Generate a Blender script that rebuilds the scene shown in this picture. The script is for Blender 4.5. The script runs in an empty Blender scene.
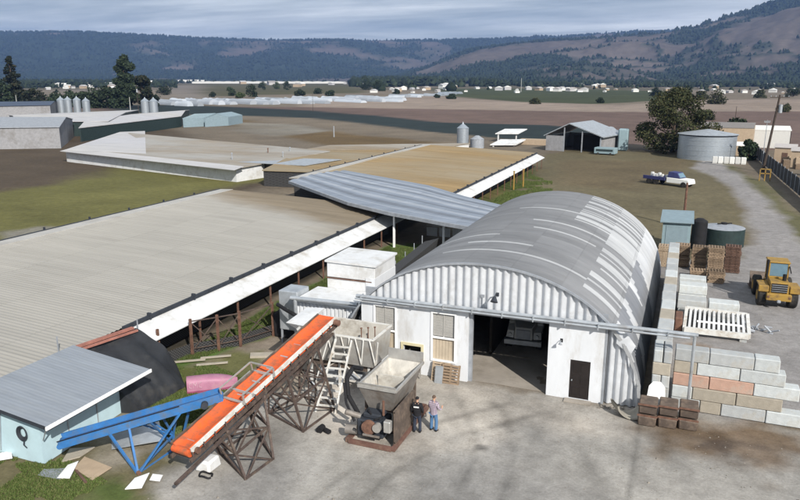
import bpy, bmesh, math, random
import numpy as np
from mathutils import Vector, Matrix
random.seed(7); rng = np.random.default_rng(11)
sc = bpy.context.scene
C = sc.collection
R = math.radians

# ------------------------------------------------------------------ view geometry (farm frame: +Y along the barns)
FPX, CX, CY, HY, VPX, CAMH = 705., 400., 250., 78., 692., 16.
TH = math.atan((CY-HY)/FPX)
YAW = math.atan((VPX-CX)/math.hypot(FPX, CY-HY))
def G(px, py, z=0.):
    a = (px-CX)/FPX; b = (CY-py)/FPX
    x = a; y = math.cos(TH)+b*math.sin(TH); zz = -math.sin(TH)+b*math.cos(TH)
    c, s = math.cos(YAW), math.sin(YAW)
    X, Y = c*x-s*y, s*x+c*y
    t = (z-CAMH)/zz
    return (X*t, Y*t)
def AZ(px):                                   # unit horizontal direction for an image column
    a = (px-CX)/math.hypot(FPX, CY-HY)
    c, s = math.cos(YAW), math.sin(YAW)
    v = Vector((c*a-s, s*a+c)); return v.normalized()
def scrx(p):
    c, s = math.cos(YAW), math.sin(YAW)
    X = c*p[0]+s*p[1]; Y = -s*p[0]+c*p[1]; Z = p[2]-CAMH
    return CX+FPX*X/max(1e-3, Y*math.cos(TH)-Z*math.sin(TH))

# ------------------------------------------------------------------ materials
def new_mat(name):
    m = bpy.data.materials.new(name); m.use_nodes = True
    nt = m.node_tree; b = nt.nodes['Principled BSDF']
    return m, nt, b
def N(nt, t, **kw):
    n = nt.nodes.new(t)
    for k, v in kw.items(): setattr(n, k, v)
    return n
def noise(nt, scale, detail=4, rough=.6, vec=None, stretch=None):
    n = N(nt, 'ShaderNodeTexNoise'); n.inputs['Scale'].default_value = scale
    n.inputs['Detail'].default_value = detail; n.inputs['Roughness'].default_value = rough
    if vec is None:
        vec = N(nt, 'ShaderNodeTexCoord').outputs['Object']
    if stretch:
        mp = N(nt, 'ShaderNodeMapping'); mp.inputs['Scale'].default_value = stretch
        nt.links.new(vec, mp.inputs['Vector']); vec = mp.outputs['Vector']
    nt.links.new(vec, n.inputs['Vector'])
    return n.outputs['Fac']
def ramp(nt, fac, stops):
    r = N(nt, 'ShaderNodeValToRGB'); e = r.color_ramp.elements
    while len(e) < len(stops): e.new(.5)
    for i, (p, c) in enumerate(stops):
        e[i].position = p; e[i].color = (*c, 1) if len(c) == 3 else c
    nt.links.new(fac, r.inputs['Fac']); return r.outputs['Color']
def mixc(nt, fac, a, b, mode='MIX'):
    m = N(nt, 'ShaderNodeMix', data_type='RGBA', blend_type=mode)
    for s, v in ((m.inputs[0], fac), (m.inputs[6], a), (m.inputs[7], b)):
        if isinstance(v, (int, float)): s.default_value = v
        elif isinstance(v, tuple): s.default_value = (*v, 1)
        else: nt.links.new(v, s)
    return m.outputs[2]
def bump(nt, b, h, strength=.3, dist=.05):
    bp = N(nt, 'ShaderNodeBump'); bp.inputs['Strength'].default_value = strength
    bp.inputs['Distance'].default_value = dist
    nt.links.new(h, bp.inputs['Height']); nt.links.new(bp.outputs[0], b.inputs['Normal'])
def mat(name, col, rough=.7, metal=0., var=.25, scale=2., dirt=None, dfac=(.5, .75), dscale=.8, bs=.15, stretch=None, spec=.3, perobj=0.):
    m, nt, b = new_mat(name)
    f = noise(nt, scale, 5, .65, stretch=stretch)
    lo = tuple(c*(1-var) for c in col); hi = tuple(min(1, c*(1+var)) for c in col)
    c = ramp(nt, f, [(.3, lo), (.7, hi)])
    if dirt:
        f2 = noise(nt, dscale, 6, .7, stretch=stretch)
        k = ramp(nt, f2, [(dfac[0], (0, 0, 0)), (dfac[1], (1, 1, 1))])
        c = mixc(nt, k, c, dirt)
    if perobj:
        oi = N(nt, 'ShaderNodeObjectInfo')
        k = ramp(nt, oi.outputs['Random'], [(0, (1-perobj,)*3), (1, (1+perobj,)*3)])
        c = mixc(nt, 1., c, k, 'MULTIPLY')
    nt.links.new(c, b.inputs['Base Color'])
    b.inputs['Roughness'].default_value = rough; b.inputs['Metallic'].default_value = metal
    b.inputs['Specular IOR Level'].default_value = spec
    if bs: bump(nt, b, noise(nt, scale*6, 4), bs, .02)
    return m
M = {}
M['white_wall'] = mat('white_wall', (.62, .64, .67), .6, dirt=(.40, .38, .35), dfac=(.5, .85), dscale=1.3, var=.05, stretch=(1, 1, .35))
M['white_sheet'] = mat('white_sheet', (.60, .61, .62), .55, dirt=(.36, .33, .28), dfac=(.5, .8), var=.08, dscale=.6)
M['gable_metal'] = mat('gable_metal', (.58, .60, .63), .45, .3, dirt=(.35, .34, .33), dfac=(.55, .8), var=.1)
M['galv'] = mat('galv', (.42, .45, .48), .45, .5, var=.2, dirt=(.25, .22, .2), dfac=(.55, .85), scale=1.5)
M['galv_dull'] = mat('galv_dull', (.30, .32, .35), .6, .2, var=.2)
M['steel_white'] = mat('steel_white', (.6, .6, .58), .55, dirt=(.33, .27, .2), dfac=(.48, .75), dscale=1.5, var=.1)
M['stainless'] = mat('stainless', (.45, .44, .42), .4, .5, dirt=(.3, .25, .2), dfac=(.5, .8), dscale=1.3, var=.15)
M['dusty_inside'] = mat('dusty_inside', (.46, .44, .40), .9, var=.2, dirt=(.24, .21, .17), dscale=1.5)
M['brown_steel'] = mat('brown_steel', (.11, .085, .07), .7, .1, var=.35, dirt=(.2, .15, .11), dscale=2)
M['rust'] = mat('rust', (.13, .07, .05), .85, var=.4, scale=4, dirt=(.22, .12, .08), dscale=3)
M['dark_truss'] = mat('dark_truss', (.075, .055, .048), .75, .1, var=.35, scale=4, dirt=(.16, .12, .09), dscale=3)
M['black'] = mat('black', (.012, .012, .014), .8, var=.4)
M['tarp'] = mat('tarp', (.022, .024, .028), .62, var=.35, scale=.9, bs=.4, dirt=(.06, .058, .055), dfac=(.55, .8), dscale=.7)
M['rubber'] = mat('rubber', (.022, .021, .02), .85, var=.3, dirt=(.08, .07, .055), dscale=2)
M['orange'] = mat('orange', (.68, .105, .022), .65, var=.12, scale=3, dirt=(.27, .095, .05), dfac=(.40, .66), dscale=2.2)
M['blue_paint'] = mat('blue_paint', (.035, .15, .38), .5, var=.15, dirt=(.09, .13, .19), dfac=(.45, .72), dscale=3)
M['pink'] = mat('pink', (.36, .16, .24), .5, var=.12, dirt=(.38, .22, .25), dscale=1.5)
M['pale_blue_wall'] = mat('pale_blue_wall', (.45, .60, .66), .7, var=.06, dirt=(.36, .46, .5), dfac=(.55, .85), dscale=1.)
M['shed_roof'] = mat('shed_roof', (.27, .295, .33), .55, .25, var=.12, scale=.8, dirt=(.3, .32, .34), dfac=(.5, .8), dscale=.7, stretch=(.4, 3, 1))
M['dark_trim'] = mat('dark_trim', (.03, .035, .045), .7)
M['teal_wall'] = mat('teal_wall', (.22, .30, .33), .7, var=.08)
M['wood'] = mat('wood', (.22, .16, .11), .85, var=.35, scale=3, stretch=(1, 6, 6), perobj=.3)
M['wood_dark'] = mat('wood_dark', (.10, .06, .045), .85, var=.35, scale=3, perobj=.3)
M['pole_wood'] = mat('pole_wood', (.055, .042, .035), .9, var=.3)
M['conc_block'] = mat('conc_block', (.36, .375, .38), .9, var=.12, scale=2.5, dirt=(.36, .33, .28), dfac=(.5, .8), dscale=1.7, bs=.6, perobj=.12)
M['conc_block_pale'] = mat('conc_block_pale', (.45, .475, .48), .9, var=.12, scale=2.5, dirt=(.4, .38, .33), dfac=(.5, .8), dscale=1.7, bs=.6, perobj=.1)
M['conc_block_tan'] = mat('conc_block_tan', (.35, .315, .26), .9, var=.12, scale=2.5, dirt=(.3, .27, .22), dscale=1.7, bs=.6, perobj=.1)
M['conc_block_red'] = mat('conc_block_red', (.42, .27, .21), .9, var=.12, scale=2.5, dirt=(.38, .32, .27), dscale=1.7, bs=.6, perobj=.08)
M['conc_floor'] = mat('conc_floor', (.30, .27, .235), .9, var=.15, scale=.6, dirt=(.17, .15, .125), dscale=.5)
M['yellow'] = mat('yellow', (.36, .22, .045), .6, var=.2, dirt=(.12, .08, .045), dfac=(.42,.7), dscale=2)
M['glass'] = mat('glass', (.03, .045, .05), .12, var=.1, bs=0, spec=.6)
M['glass_blue'] = mat('glass_blue', (.12, .2, .26), .15, var=.1, bs=0, spec=.6)
M['dark_green'] = mat('dark_green', (.02, .035, .035), .6)
M['blue_dark'] = mat('blue_dark', (.035, .04, .12), .5, var=.2)
M['tan_box'] = mat('tan_box', (.36, .28, .2), .8, var=.12)
M['far_white'] = mat('far_white', (.62, .62, .6), .7, var=.05, perobj=.2)
M['far_roof'] = mat('far_roof', (.30, .28, .27), .8, var=.1, perobj=.5)
M['grey_wall'] = mat('grey_wall', (.26, .26, .27), .85, var=.15, dirt=(.16, .15, .14), dscale=.3)
M['blue_roof'] = mat('blue_roof', (.05, .07, .11), .6, var=.15)
M['skin'] = mat('skin', (.45, .27, .19), .6, var=.05, bs=0)
M['jacket'] = mat('jacket', (.012, .012, .015), .85, var=.3)
M['jeans_dark'] = mat('jeans_dark', (.028, .035, .055), .9, var=.2)
M['jeans'] = mat('jeans', (.07, .15, .28), .9, var=.2)
M['hair'] = mat('hair', (.09, .06, .045), .9)
M['white_mark'] = mat('white_mark', (.8, .8, .8), .6, var=.02, bs=0)
M['silo'] = mat('silo', (.40, .44, .48), .4, .6, var=.15, stretch=(1, 1, 4))
M['bark'] = mat('bark', (.07, .05, .038), .95, var=.3, scale=5)
M['culvert'] = mat('culvert', (.3, .28, .24), .8, var=.2)
M['louver'] = mat('louver', (.36, .35, .33), .7, var=.12)
M['board'] = mat('board', (.45, .38, .29), .8, var=.1)
M['door_brown'] = mat('door_brown', (.018, .014, .013), .6, var=.2)
M['dark_inside'] = mat('dark_inside', (.02, .018, .016), .9)  # near-black tone puts the deep indoor shade into the colour
M['dull_blue'] = mat('dull_blue', (.20, .265, .30), .7, var=.1)
M['pale_dusty'] = mat('pale_dusty', (.40, .39, .37), .8, var=.12, dirt=(.27, .25, .22), dscale=.5)
M['hopper_outer'] = mat('hopper_outer', (.20, .185, .17), .6, .2, var=.25, dirt=(.12, .09, .07), dfac=(.45,.75), dscale=1.5)
M['tunnel_plastic'] = mat('tunnel_plastic', (.34, .37, .41), .6, var=.1, perobj=.35)

def shirt_mat():
    m, nt, b = new_mat('plaid_shirt')
    tc = N(nt, 'ShaderNodeTexCoord').outputs['Object']
    w1 = N(nt, 'ShaderNodeTexWave', wave_type='BANDS', bands_direction='X'); w1.inputs['Scale'].default_value = 4
    w2 = N(nt, 'ShaderNodeTexWave', wave_type='BANDS', bands_direction='Z'); w2.inputs['Scale'].default_value = 4
    nt.links.new(tc, w1.inputs['Vector']); nt.links.new(tc, w2.inputs['Vector'])
    a = ramp(nt, w1.outputs['Fac'], [(.3, (.30, .24, .30)), (.7, (.42, .38, .42))])
    c = ramp(nt, w2.outputs['Fac'], [(.3, (.6, .55, .6)), (.7, (1, 1, 1))])
    nt.links.new(mixc(nt, 1., a, c, 'MULTIPLY'), b.inputs['Base Color']); b.inputs['Roughness'].default_value = .9
    return m
M['shirt'] = shirt_mat()

def sheet_tint(nt, c, geo, sx, sy, amt, seam=.82):
    # each roofing sheet has weathered a little differently; a thin dark line where sheets lap
    mp = N(nt, 'ShaderNodeMapping'); mp.inputs['Scale'].default_value = (1/sx, 1/sy, 0); nt.links.new(geo, mp.inputs['Vector'])
    fl = N(nt, 'ShaderNodeVectorMath', operation='FLOOR'); nt.links.new(mp.outputs[0], fl.inputs[0])
    wn = N(nt, 'ShaderNodeTexWhiteNoise', noise_dimensions='3D'); nt.links.new(fl.outputs[0], wn.inputs['Vector'])
    c = mixc(nt, 1., c, ramp(nt, wn.outputs['Value'], [(0, (1-amt,)*3), (1, (1+amt,)*3)]), 'MULTIPLY')
    fr = N(nt, 'ShaderNodeVectorMath', operation='FRACTION'); nt.links.new(mp.outputs[0], fr.inputs[0])
    sp = N(nt, 'ShaderNodeSeparateXYZ'); nt.links.new(fr.outputs[0], sp.inputs[0])
    return mixc(nt, 1., c, ramp(nt, sp.outputs['X'], [(0, (seam,)*3), (.03, (1,1,1))]), 'MULTIPLY')
def roof_mat(name, base, brown, ystart=None):
    # long barn roof: ribs run down the slope (along X), brown dust blown over the middle
    m, nt, b = new_mat(name)
    geo = N(nt, 'ShaderNodeNewGeometry').outputs['Position']
    f = noise(nt, .05, 6, .62, vec=geo, stretch=(.6, 1.6, 1))
    f3 = noise(nt, .45, 6, .7, vec=geo, stretch=(.25, 4, 1))
    c0 = ramp(nt, f3, [(.3, tuple(x*.9 for x in base)), (.7, tuple(x*1.06 for x in base))])
    if ystart:
        sep = N(nt, 'ShaderNodeSeparateXYZ'); nt.links.new(geo, sep.inputs[0])
        a = N(nt, 'ShaderNodeMath', operation='MULTIPLY_ADD'); nt.links.new(sep.outputs['X'], a.inputs[0]); a.inputs[1].default_value = .55
        nt.links.new(sep.outputs['Y'], a.inputs[2])
        mr = N(nt, 'ShaderNodeMapRange'); nt.links.new(a.outputs[0], mr.inputs[0])
        mr.inputs[1].default_value = ystart-11; mr.inputs[2].default_value = ystart+12; mr.inputs[3].default_value = -.45; mr.inputs[4].default_value = .45
        ad = N(nt, 'ShaderNodeMath', operation='ADD'); nt.links.new(mr.outputs[0], ad.inputs[0]); nt.links.new(f, ad.inputs[1])
        f = ad.outputs[0]
    k = ramp(nt, f, [(.38, (0, 0, 0)), (.62, (1, 1, 1))])
    fb = noise(nt, .3, 6, .7, vec=geo, stretch=(.2, 2.5, 1))
    cb = ramp(nt, fb, [(.3, tuple(x*.72 for x in brown)), (.75, tuple(x*1.2 for x in brown))])
    c = mixc(nt, k, c0, cb)
    f4 = noise(nt, 1.6, 5, .75, vec=geo, stretch=(.12, 1.5, 1))
    c = mixc(nt, ramp(nt, f4, [(.55, (0, 0, 0)), (.8, (.25, .25, .25))]), c, tuple(x*.6 for x in brown))
    c = sheet_tint(nt, c, geo, 5.2, .96, .04, .88)
    nt.links.new(c, b.inputs['Base Color']); b.inputs['Roughness'].default_value = .8
    b.inputs['Specular IOR Level'].default_value = .2
    bump(nt, b, noise(nt, 3, 4, vec=geo, stretch=(.3, 3, 1)), .25, .03)
    return m
M['roof_front'] = roof_mat('roof_front', (.315, .302, .275), (.20, .165, .12), 36)
M['roof_tan'] = roof_mat('roof_tan', (.26, .22, .155), (.26, .185, .095))
M['roof_grey'] = roof_mat('roof_grey', (.32, .31, .29), (.25, .205, .15))
M['roof_white'] = roof_mat('roof_white', (.42, .42, .44), (.44, .43, .42))
def sheet_mat(name, a, bcol, rough=.45, metal=.35):
    m, nt, b = new_mat(name)
    geo = N(nt, 'ShaderNodeNewGeometry').outputs['Position']
    f = noise(nt, .5, 6, .7, vec=geo, stretch=(.5, 2.5, .5))
    c = ramp(nt, f, [(.3, a), (.72, bcol)])
    f2 = noise(nt, 2.5, 5, .75, vec=geo, stretch=(.3, 2, .3))
    c = mixc(nt, ramp(nt, f2, [(.58, (0, 0, 0)), (.8, (.35, .35, .35))]), c, (.2, .17, .14))
    c = sheet_tint(nt, c, geo, 2.6, .93, .08, .85)
    nt.links.new(c, b.inputs['Base Color'])
    b.inputs['Roughness'].default_value = rough; b.inputs['Metallic'].default_value = metal
    return m
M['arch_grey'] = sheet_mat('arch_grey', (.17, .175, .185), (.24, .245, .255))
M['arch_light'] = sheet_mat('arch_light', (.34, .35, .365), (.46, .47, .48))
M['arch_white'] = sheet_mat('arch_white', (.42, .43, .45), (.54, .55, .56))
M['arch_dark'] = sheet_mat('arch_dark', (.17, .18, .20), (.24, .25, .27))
M['link_roof'] = sheet_mat('link_roof', (.22, .25, .30), (.31, .35, .41))

def net_mat():
    m, nt, b = new_mat('black_netting')
    tc = N(nt, 'ShaderNodeNewGeometry').outputs['Position']
    w = []
    for d in (1, -1):
        mp = N(nt, 'ShaderNodeMapping'); mp.inputs['Rotation'].default_value = (R(45*d), R(0), 0)
        nt.links.new(tc, mp.inputs['Vector'])
        wv = N(nt, 'ShaderNodeTexWave', wave_type='BANDS', bands_direction='Z'); wv.inputs['Scale'].default_value = 2.6
        nt.links.new(mp.outputs[0], wv.inputs['Vector']); w.append(wv.outputs['Fac'])
    mx = N(nt, 'ShaderNodeMath', operation='MAXIMUM'); nt.links.new(w[0], mx.inputs[0]); nt.links.new(w[1], mx.inputs[1])
    c = ramp(nt, mx.outputs[0], [(.93, (.012, .012, .013)), (.98, (.09, .09, .09))])
    nt.links.new(c, b.inputs['Base Color']); b.inputs['Roughness'].default_value = .9
    return m
M['netting'] = net_mat()

def foliage(name, a, b_, c_):
    m, nt, b = new_mat(name)
    g = N(nt, 'ShaderNodeNewGeometry')
    c = ramp(nt, g.outputs['Random Per Island'], [(0, a), (.55, b_), (1, c_)])
    oi = N(nt, 'ShaderNodeObjectInfo')
    k = ramp(nt, oi.outputs['Random'], [(0, (.75,)*3), (1, (1.25,)*3)])
    nt.links.new(mixc(nt, 1., c, k, 'MULTIPLY'), b.inputs['Base Color']); b.inputs['Roughness'].default_value = .75
    b.inputs['Specular IOR Level'].default_value = .15
    return m
M['leaf_olive'] = foliage('leaf_olive', (.020, .026, .011), (.036, .042, .018), (.062, .058, .026))
M['leaf_dark'] = foliage('leaf_dark', (.012, .02, .012), (.022, .034, .018), (.04, .055, .028))
M['leaf_conifer'] = foliage('leaf_conifer', (.012, .018, .011), (.022, .03, .017), (.045, .042, .024))
M['leaf_green'] = foliage('leaf_green', (.03, .045, .018), (.05, .07, .028), (.08, .10, .04))
M['grass'] = foliage('grass_blades', (.05, .075, .02), (.085, .125, .032), (.14, .14, .06))
M['rubble'] = mat('rubble', (.2, .18, .155), .9, var=.4, perobj=0)

# ------------------------------------------------------------------ mesh builder
class MB:
    def __init__(s): s.v = []; s.f = []; s.mi = []
    def add(s, vs, fs, mi=0):
        o = len(s.v); s.v += [tuple(v) for v in vs]; s.f += [tuple(i+o for i in f) for f in fs]; s.mi += [mi]*len(fs); return s
    def box(s, x0, x1, y0, y1, z0, z1, mi=0):
        return s.add([(x0,y0,z0),(x1,y0,z0),(x1,y1,z0),(x0,y1,z0),(x0,y0,z1),(x1,y0,z1),(x1,y1,z1),(x0,y1,z1)],
                     [(0,3,2,1),(4,5,6,7),(0,1,5,4),(1,2,6,5),(2,3,7,6),(3,0,4,7)], mi)
    def hexa(s, b, t, mi=0):                    # 4 bottom + 4 top corners
        return s.add(list(b)+list(t), [(0,3,2,1),(4,5,6,7),(0,1,5,4),(1,2,6,5),(2,3,7,6),(3,0,4,7)], mi)
    def bar(s, p, q, w=.08, h=None, mi=0, up=(0,0,1)):
        h = h or w; p = Vector(p); q = Vector(q); d = (q-p).normalized(); u = Vector(up)
        if abs(d.dot(u)) > .98: u = Vector((0, 1, 0))
        a = d.cross(u).normalized()*(w/2); b = a.cross(d).normalized()*(h/2)
        return s.hexa([p-a-b, p+a-b, q+a-b, q-a-b], [p-a+b, p+a+b, q+a+b, q-a+b], mi)
    def tube(s, p, q, r, n=8, r2=None, cap=True, mi=0):
        r2 = r if r2 is None else r2; p = Vector(p); q = Vector(q); d = (q-p).normalized()
        u = Vector((0,0,1)) if abs(d.z) < .95 else Vector((1,0,0))
        a = d.cross(u).normalized(); b = a.cross(d)
        vs = [c+(a*math.cos(t)+b*math.sin(t))*rr for c, rr in ((p, r), (q, r2)) for t in [2*math.pi*k/n for k in range(n)]]
        fs = [(k, (k+1) % n, n+(k+1) % n, n+k) for k in range(n)]
        if cap: fs += [tuple(range(n))[::-1], tuple(range(n, 2*n))]
        return s.add(vs, fs, mi)
    def path(s, pts, r, n=8):
        for a, b in zip(pts, pts[1:]): s.tube(a, b, r, n)
        return s
    def prism(s, pts, z0, z1, mi=0):
        n = len(pts); return s.add([(x,y,z0) for x,y in pts]+[(x,y,z1) for x,y in pts],
            [tuple(range(n))[::-1], tuple(range(n, 2*n))]+[(k,(k+1)%n,n+(k+1)%n,n+k) for k in range(n)], mi)
    def prism_y(s, pts, y0, y1, mi=0):          # profile in x,z
        n = len(pts); return s.add([(x,y0,z) for x,z in pts]+[(x,y1,z) for x,z in pts],
            [tuple(range(n)), tuple(range(n, 2*n))[::-1]]+[(k,n+k,n+(k+1)%n,(k+1)%n) for k in range(n)], mi)
    def prism_x(s, pts, x0, x1, mi=0):          # profile in y,z
        n = len(pts); return s.add([(x0,y,z) for y,z in pts]+[(x1,y,z) for y,z in pts],
            [tuple(range(n)), tuple(range(n, 2*n))[::-1]]+[(k,n+k,n+(k+1)%n,(k+1)%n) for k in range(n)], mi)
    def slab(s, quad, t=.08, mi=0):             # thick sheet from 4 (or n) top points
        n = len(quad); q = [Vector(p) for p in quad]
        return s.add([p-Vector((0,0,t)) for p in q]+q, [tuple(range(n))[::-1], tuple(range(n, 2*n))]+[(k,(k+1)%n,n+(k+1)%n,n+k) for k in range(n)], mi)
    def build(s, name, m=None, parent=None, bev=0, smooth=True, mats=None):
        me = bpy.data.meshes.new(name)
        v = s.v
        if parent is not None and not getattr(s, 'local', False):
            l = wloc(parent); v = [(x-l[0], y-l[1], z-l[2]) for x, y, z in v]
        loc = (0, 0, 0)
        if parent is None and not getattr(s, 'local', False) and not getattr(s, 'world', False):
            a = np.array(v); loc = ((a[:,0].min()+a[:,0].max())/2, (a[:,1].min()+a[:,1].max())/2, a[:,2].min())
            v = (a-np.array(loc)).tolist()
        me.from_pydata(v, [], s.f)
        for mm in (mats or [m]): me.materials.append(mm)
        if any(s.mi): me.polygons.foreach_set('material_index', s.mi)
        bm = bmesh.new(); bm.from_mesh(me)
        bmesh.ops.recalc_face_normals(bm, faces=bm.faces)
        if bev: bmesh.ops.bevel(bm, geom=bm.edges[:], offset=bev, segments=1, affect='EDGES')
        bm.to_mesh(me); bm.free()
        if smooth:
            me.polygons.foreach_set('use_smooth', [True]*len(me.polygons)); me.set_sharp_from_angle(angle=R(35))
        me.update()
        o = bpy.data.objects.new(name, me); C.objects.link(o); o.location = loc
        if parent is not None: o.parent = parent
        return o
def each(mb, name, m, parent, n=8, **kw):            # every n-vertex piece of the builder becomes a part of its own
    for k in range(0, len(mb.v), n):
        q = MB(); q.v = mb.v[k:k+n]; fs = [(f, i) for f, i in zip(mb.f, mb.mi) if k <= f[0] < k+n]
        q.f = [tuple(i-k for i in f) for f, _ in fs]; q.mi = [i for _, i in fs]; q.local = getattr(mb, 'local', False)
        q.build(name, m, parent, **kw)
def LB():
    m = MB(); m.local = True; return m
def wloc(o):
    l = Vector(o.location); p = o.parent
    while p is not None: l += Vector(p.location); p = p.parent
    return l
def thing(name, label, cat, loc=(0,0,0), rz=0, group=None):
    o = bpy.data.objects.new(name, None); o.empty_display_size = .3; C.objects.link(o)
    o.location = loc; o.rotation_euler = (0, 0, rz); return tag(o, label, cat, group)
def tag(o, label, cat, group=None):
    o['label'] = label; o['category'] = cat
    if group: o['group'] = group
    return o
def struct(o, kind='structure'):
    o['kind'] = kind; return o
def dup(o, parent=None):
    c = o.copy(); C.objects.link(c); c.parent = parent
    for ch in list(o.children): dup(ch, c)
    return c
ORD = 'first second third fourth fifth sixth seventh eighth ninth tenth eleventh twelfth thirteenth fourteenth fifteenth sixteenth seventeenth eighteenth nineteenth twentieth'.split()
TENS = {2: 'twenty', 3: 'thirty', 4: 'forty', 5: 'fifty', 6: 'sixty', 7: 'seventy'}
TENS.update({8: 'eighty', 9: 'ninety', 10: 'one hundred'})
TENTH = {8: 'eightieth', 9: 'ninetieth', 10: 'hundredth', 3: 'thirtieth', 4: 'fortieth', 5: 'fiftieth', 6: 'sixtieth', 7: 'seventieth'}
def ordw(i):
    if i < 20: return ORD[i]
    n = i+1; t, u = divmod(n, 10)
    return TENTH[t] if u == 0 else TENS[t]+'-'+ORD[u-1]
def order_labels(objs, fmt):
    objs.sort(key=lambda o: scrx(o.location))
    for i, o in enumerate(objs): o['label'] = fmt(o, ordw(i))

# ------------------------------------------------------------------ numpy noise
def vnoise(x, y, seed=0):
    xi = np.floor(x).astype(np.int64); yi = np.floor(y).astype(np.int64); fx = x-xi; fy = y-yi
    def h(a, b):
        n = (a*374761393+b*668265263+seed*974634777) & 0xffffffff
        n = ((n ^ (n >> 13))*1274126177) & 0xffffffff
        return ((n ^ (n >> 16)) & 0xffff)/65535.
    u = fx*fx*(3-2*fx); w = fy*fy*(3-2*fy)
    return (h(xi,yi)*(1-u)+h(xi+1,yi)*u)*(1-w)+(h(xi,yi+1)*(1-u)+h(xi+1,yi+1)*u)*w
def fbm(x, y, o=4, seed=0):
    s = 0; a = .5; t = 0
    for k in range(o):
        s = s+a*vnoise(x, y, seed+k*17); t += a; a *= .5; x = x*2.03+5.1; y = y*2.03+3.7
    return s/t
def sdf(px, py, poly):                         # >0 inside
    d = np.full(px.shape, 1e18); ins = np.zeros(px.shape, bool); n = len(poly)
    for i in range(n):
        x0, y0 = poly[i]; x1, y1 = poly[(i+1) % n]; ex, ey = x1-x0, y1-y0
        t = np.clip(((px-x0)*ex+(py-y0)*ey)/(ex*ex+ey*ey+1e-9), 0, 1)
        d = np.minimum(d, (px-x0-t*ex)**2+(py-y0-t*ey)**2)
        c = ((y0 > py) != (y1 > py)) & (px < (x1-x0)*(py-y0)/((y1-y0) if y1 != y0 else 1e-9)+x0)
        ins ^= c
    d = np.sqrt(d); return np.where(ins, d, -d)

# ------------------------------------------------------------------ ground: one sheet out to the hills
def axis(lo, hi, step, far0, far1, g):
    a = list(np.arange(lo, hi+step/2, step)); s = step; x = a[-1]
    while x < far1: s *= g; x += s; a.append(x)
    s = step; x = lo; b = []
    while x > far0: s *= g; x -= s; b.append(x)
    return np.array(b[::-1]+a)
xs = axis(-42, 12, .22, -6900, 6900, 1.045); ys = axis(14, 62, .22, -300, 7000, 1.022)
GX, GY = np.meshgrid(xs, ys)
def gp(*pts): return [G(x, y) for x, y in pts]
col = np.zeros(GX.shape+(3,)); col[:] = (.15, .125, .095)
dist = np.hypot(GX, GY)
def region(poly, c, soft=1., warp=1., wscale=.12, amt=1.):
    global col
    wx = (fbm(GX*wscale, GY*wscale, 4, 3)-.5)*2*warp; wy = (fbm(GX*wscale, GY*wscale, 4, 91)-.5)*2*warp
    d = sdf(GX+wx, GY+wy, poly)
    k = (np.clip(d/soft+.5, 0, 1)*amt)[..., None]
    col = col*(1-k)+np.array(c)*k
n1 = fbm(GX*.004, GY*.004, 4, 5); n2 = fbm(GX*.02, GY*.02, 5, 8); n3 = fbm(GX*.25, GY*.25, 5, 21); n4 = fbm(GX*1.1, GY*1.1, 4, 33)
col = col*(.8+.4*n1[..., None])
# far plain patchwork
region(gp((-300,81.5),(1100,81.5),(1100,90),(-300,90)), (.07,.065,.04), 60, 60, .004, np.clip((n2-.35)*4, 0, 1))
region(gp((430,88.5),(560,89),(665,91),(690,99),(600,104),(520,102),(440,95)), (.045,.055,.025), 8, 12, .01)
region(gp((205,84),(350,84),(365,93),(250,95),(200,97),(180,90)), (.075,.07,.035), 8, 12, .01)
region(gp((160,86),(200,85),(205,98),(165,98)), (.17,.15,.13), 5, 8, .02)
region(gp((60,90),(120,88),(130,97),(60,99)), (.16,.14,.12), 5, 8, .02)
region(gp((300,102),(430,96),(520,102),(620,105),(700,100),(1100,96),(1100,112),(650,112),(440,112),(300,108)), (.24,.195,.16), 5, 5, .02)
region(gp((-300,104),(300,107),(600,112),(1100,110),(1100,140),(760,150),(560,142),(420,124),(300,112),(-300,108)), (.125,.088,.075), 4, 4, .03)
region(gp((90,104.5),(200,105.5),(310,110.5),(380,116),(440,122.5),(520,124),(565,126),(610,131),(600,135),(560,142),(520,140),(440,133),(380,125.5),(310,118),(200,115),(120,112)), (.020,.030,.031), 1.5, 2.5, .05)
region(gp((215,117),(300,127),(380,137),(450,144),(460,150),(390,158),(300,140),(225,126)), (.115,.08,.04), 3, 3, .08)
region(gp((228,122),(290,124),(330,131),(280,137),(235,130)), (.2,.19,.165), 3, 3, .08, np.clip(n2*1.5, 0, 1))
# fields left of the near row
region(gp((-300,120),(150,122),(235,150),(265,183),(0,262),(-300,300)), (.085,.066,.047), 3, 3, .08)
region(gp((-300,215),(0,193),(60,181),(110,170),(190,170),(275,178),(0,252),(-300,330)), (.125,.12,.042), 5, 5, .1)
region(gp((0,232),(40,227),(60,226),(0,246)), (.2,.19,.16), 1, 1, .3)
# field behind the barn
region(gp((440,200),(545,160),(560,150),(700,152),(716,162),(760,235),(735,262),(640,300),(480,300)), (.125,.108,.066), 2, 2, .15)
region(gp((560,160),(690,160),(640,190),(560,185)), (.125,.10,.06), 4, 4, .1)
region(gp((430,215),(440,190),(500,168),(535,160),(528,178),(505,200),(490,215)), (.075,.10,.03), 1.5, 2, .3)
region(gp((430,215),(440,190),(500,168),(535,160),(520,180),(505,215)), (.11,.10,.04), 1.5, 2, .3, np.clip((n3-.4)*4, 0, 1))
region(gp((705,163),(720,160),(760,180),(800,215),(1000,260),(1000,330),(800,245),(770,212)), (.11,.105,.055), 2, 2, .2)
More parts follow.
